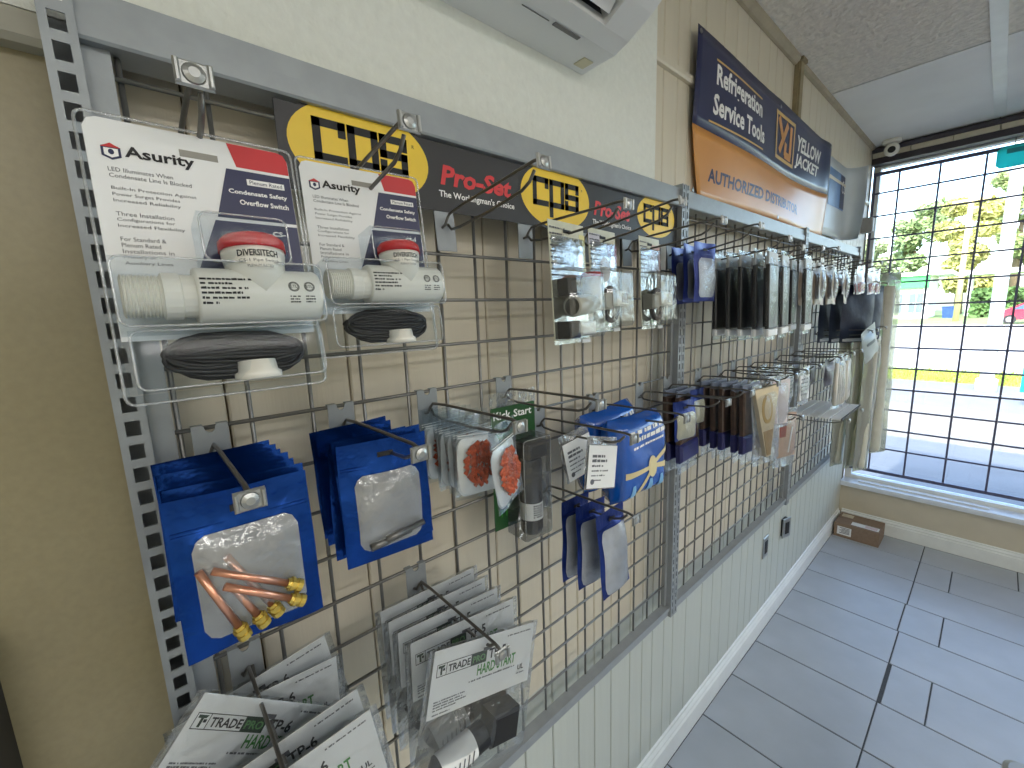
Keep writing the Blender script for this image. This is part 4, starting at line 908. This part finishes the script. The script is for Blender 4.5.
for x in (-.12,.12): MB().tube([(x,0,.125),(x,0,.170)], .002, 6).build('cord', hookm, ts)
ts.rotation_euler = (0,0,R(-90))

# ================================================================== OUTSIDE
GZ = -.15
struct(MB().box(4.2, 7.9, -40, 40, GZ-.3, GZ).build('floor_pavement', mat('concrete_walk',(98,103,108),.8,0,.08,3)))
struct(MB().box(7.9, 10.6, -40, 40, GZ-.3, GZ).build('floor_gravel', mat('pale_gravel',(126,122,112),.9,0,.3,14,.5,40)))
struct(MB().box(10.6, 13.9, -40, 40, GZ-.3, GZ-.005).build('floor_drive', mat('light_asphalt',(112,113,113),.85,0,.08,4)))
struct(MB().box(16.1, 46, -60, 60, GZ-.3, GZ-.02).build('floor_road', mat('pale_road',(166,165,162),.85,0,.05,1.5)))
struct(MB().box(46, 160, -120, 160, GZ-.3, GZ-.01).build('floor_far_ground', mat('far_lawn',(120,140,84),.9,0,.2,.8)))
gm = MB(); q = random.Random(3)
gm.box(13.9, 16.1, -40, 40, GZ-.3, GZ)
for i in range(5000):
    x = 13.9+2.2*q.random(); y = -4+8*q.random(); h_ = .04+.07*q.random(); a = q.random()*6.28; dx, dy = .02*math.cos(a), .02*math.sin(a)
    gm.add([(x-dx,y-dy,GZ),(x+dx,y+dy,GZ),(x+dy*.8,y-dx*.8,GZ+h_)], [(0,1,2)])
go = gm.build('grass_verge', mat('verge_grass',(150,170,70),.9,0,.25,3)); tag(go, 'strip of short yellow green grass between drive and road', 'grass', kind='stuff')
tag(MB().box(12.42,12.56,-20,20,GZ-.0045,GZ+.0).build('painted_line', mat('worn_line',(150,150,150),.8)), 'thin grey line across the pale drive outside', 'line')
# light poles
def pole(name, x, y, r, h_, mt, label, cat='pole', base=True):
    t = empty(name, (x,y,GZ-.004)); tag(t, label, cat)
    MB().tube([(0,0,0),(0,0,h_)], [r, r*.8], 14).build('shaft', mt, t, True)
    if base: MB().tube([(0,0,0),(0,0,.25),(0,0,.27)], [r*1.5,r*1.5,r*1.1], 14).build('base', mt, t, True)
    return t
wp = mat('white_pole_paint', (236,238,238), .5)
t = pole('white_sign_pole', 13.0, -.60, .105, 9, wp, 'thick white pole rising through the verge outside')
MB().tube([(0,-.13,3.55),(.02,-.16,3.5),(0,-.13,3.45)], .02, 8).build('bracket', wirem, t)
t = pole('utility_pole', 52, 1.75, .20, 11, mat('pale_timber',(206,190,140),.8,0,.15,2), 'distant pale utility pole in front of the trees', base=False)
MB().box(-.06,.06,-1.1,1.1,9.6,9.8).build('crossarm', mat('pale_timber',(206,190,140),.8), t)
t = pole('shade_post', 5.75, .80, .07, 3.6, wp, 'unseen thin white post added beside the window for its shadow')  # out of view, put in to cast the shadow band on the ground
# far building
bd = empty('far_building', (60,9,GZ-.01)); tag(bd, 'white building with a green band under its roof across the road', 'building')
bw_ = mat('white_render', (232,234,232), .7); bgr = mat('green_fascia', (70,176,96), .5)
MB().box(0,8,-4.8,14,0,4.3).build('walls', bw_, bd); MB().box(-.5,8.2,-4.75,14.4,3.05,4.25).build('green_band', bgr, bd); MB().box(-.7,8.4,-6.3,14.6,4.27,4.62).build('roof', bw_, bd)
for i in range(6):
    y = -4.5+i*1.55
    f_ = MB().box(-.08,.0,y,y+1.2,.5,2.6).build('window', mat('window_surround',(210,214,214),.5), bd)
    for k_ in range(2):
        for j_ in range(2): MB().box(-.12,-.081,y+.08+k_*.56,y+.56+k_*.56,.6+j_*1.0,1.5+j_*1.0).build('pane', mat('far_glass',(96,110,124),.2), f_)
bd2 = empty('far_canopy', (70.0,-.65,GZ-.01)); tag(bd2, 'flat white canopy far behind the utility pole', 'canopy')
MB().box(-3,3,-3.2,3,4.3,4.75).build('roof', bw_, bd2)
for sx in (-1,1):
    for sy in (-2.4,2.4): MB().box(sx*2.2-.15,sx*2.2+.15,sy-.15,sy+.15,0,4.3).build('column', bw_, bd2)
# bin
bi = empty('wheeled_bin', (61,2.75,GZ-.01)); tag(bi, 'small blue bin by the far building', 'bin')
MB().add([(-.35,-.35,0),(.35,-.35,0),(.35,.35,0),(-.35,.35,0),(-.42,-.45,1.05),(.42,-.45,1.05),(.42,.45,1.05),(-.42,.45,1.05)], [(0,3,2,1),(4,5,6,7),(0,1,5,4),(1,2,6,5),(2,3,7,6),(3,0,4,7)]).build('body', mat('blue_bin_plastic',(36,70,130),.5), bi); MB().box(-.46,.46,-.5,.5,1.05,1.15).build('lid', mat('dark_blue_lid',(30,60,120),.5), bi)
# red car, side on
car = empty('red_car', (47,-2.55,GZ-.02)); tag(car, 'dark red car parked across the road', 'car')
cm = mat('red_car_paint', (168,36,60), .25, .1, .03, 3, coat=.6)
side = [(-2.2,.30),(2.2,.30),(2.22,.62),(2.1,.86),(1.25,.98),(.55,1.44),(-.85,1.46),(-1.6,1.02),(-2.1,.92),(-2.24,.6)]
def carp(name, poly, x0, x1, mt):
    o = MB().xprism([(-a,b) for a, b in poly], x0, x1).build(name, mt, car); return o
carp('body', side, -.85, .85, cm)
carp('side_glass', [(-1.35,1.02),(1.05,1.02),(.45,1.37),(-.78,1.38)], -.865, .865, mat('car_glass',(70,96,130),.1))
for y in (-1.4,1.4):
    for x in (-.80,.80): w_ = MB().tube([(x-.1,y,.32),(x+.1,y,.32)], .32, 20).build('wheel', blackm, car); MB().tube([(x-.11,y,.32),(x+.11,y,.32)], .18, 12).build('hub', chrome, w_)
# small teal board by the drive
tb2 = empty('teal_board', (11.5,-1.13,GZ-.004)); tag(tb2, 'small teal board standing by the drive outside', 'sign')
MB().box(-.02,.02,-.12,.12,.25,1.0).build('panel', tealm, tb2); MB().tube([(0,0,0),(0,0,.25)], .02, 8).build('stake', wirem, tb2)
# trees
def tree(x, y, h_, rx, n_, seed, col, name, label, low=.25):
    t = empty(name, (x,y,GZ-.01)); tag(t, label, 'tree', 'trees across the road'); q = random.Random(seed)
    tk = [(0,0,0),(.1,.1,h_*.3),(-.1,.2,h_*.6)]
    MB().tube(tk, [h_*.03,h_*.022,h_*.01], 8).build('trunk', mat('tree_bark',(120,104,80),.9,0,.2,4), t, True)
    m_ = MB(); cl_ = [(q.uniform(-.5,.5)*rx, q.uniform(-.8,.8)*rx, h_*(low+(1-low)*q.random()*.95), rx*q.uniform(.35,.62)) for _ in range(16)]
    for i in range(n_):
        c = cl_[q.randrange(16)]; a = q.random()*6.28; b_ = math.acos(q.uniform(-1,1)); r_ = c[3]*(q.random()**.4)
        p = Vector((c[0]+r_*math.sin(b_)*math.cos(a), c[1]+r_*math.sin(b_)*math.sin(a), c[2]+r_*math.cos(b_)*.8)); s_ = .13+.18*q.random()
        e1 = Vector((q.uniform(-1,1),q.uniform(-1,1),q.uniform(-1,1))).normalized(); e2 = e1.orthogonal()
        m_.add([p-e1*s_*1.4,p+e2*s_*.8,p+e1*s_*1.4,p-e2*s_*.8], [(0,1,2,3)])
    f_ = m_.build('foliage', mat('leaf_%d_%d_%d'%col, col, .7, 0, .3, .6), t); f_['kind'] = 'stuff'
for i, (x, y, h_, rx, n_, col, lb) in enumerate((
    (76,11.6,9.8,2.3,6500,(146,160,116),'green tree rising over the white building, leftmost'),
    (88,8.3,15.0,3.2,8000,(140,160,108),'tall green tree behind the green band, second from the left'),
    (76,2.8,13.6,2.5,8000,(176,176,104),'yellow green tall tree around the utility pole'),
    (88,-1.6,19.5,3.2,9000,(146,162,104),'tall tree behind the thick white pole and the red car'),
    (76,-6.5,14.0,3.0,7000,(138,162,116),'broad green tree at the right edge beyond the red car'))):
    tree(x, y, h_, rx, n_, 20+i, col, 'leafy_tree', lb)
hm = MB(); q = random.Random(5)
for i in range(5000):
    p = Vector((61+q.random()*1.6, -14+15.3*q.random(), GZ+.1+2.6*q.random()**1.1)); s_ = .12+.12*q.random(); e1 = Vector((q.uniform(-1,1),q.uniform(-1,1),q.uniform(-1,1))).normalized(); e2 = e1.orthogonal()
    hm.add([p-e1*s_,p+e2*s_,p+e1*s_,p-e2*s_], [(0,1,2,3)])
hg = hm.build('hedge', mat('hedge_leaf',(84,116,60),.8,0,.3,.8)); tag(hg, 'dark green hedge along the far side of the road', 'hedge', kind='stuff')
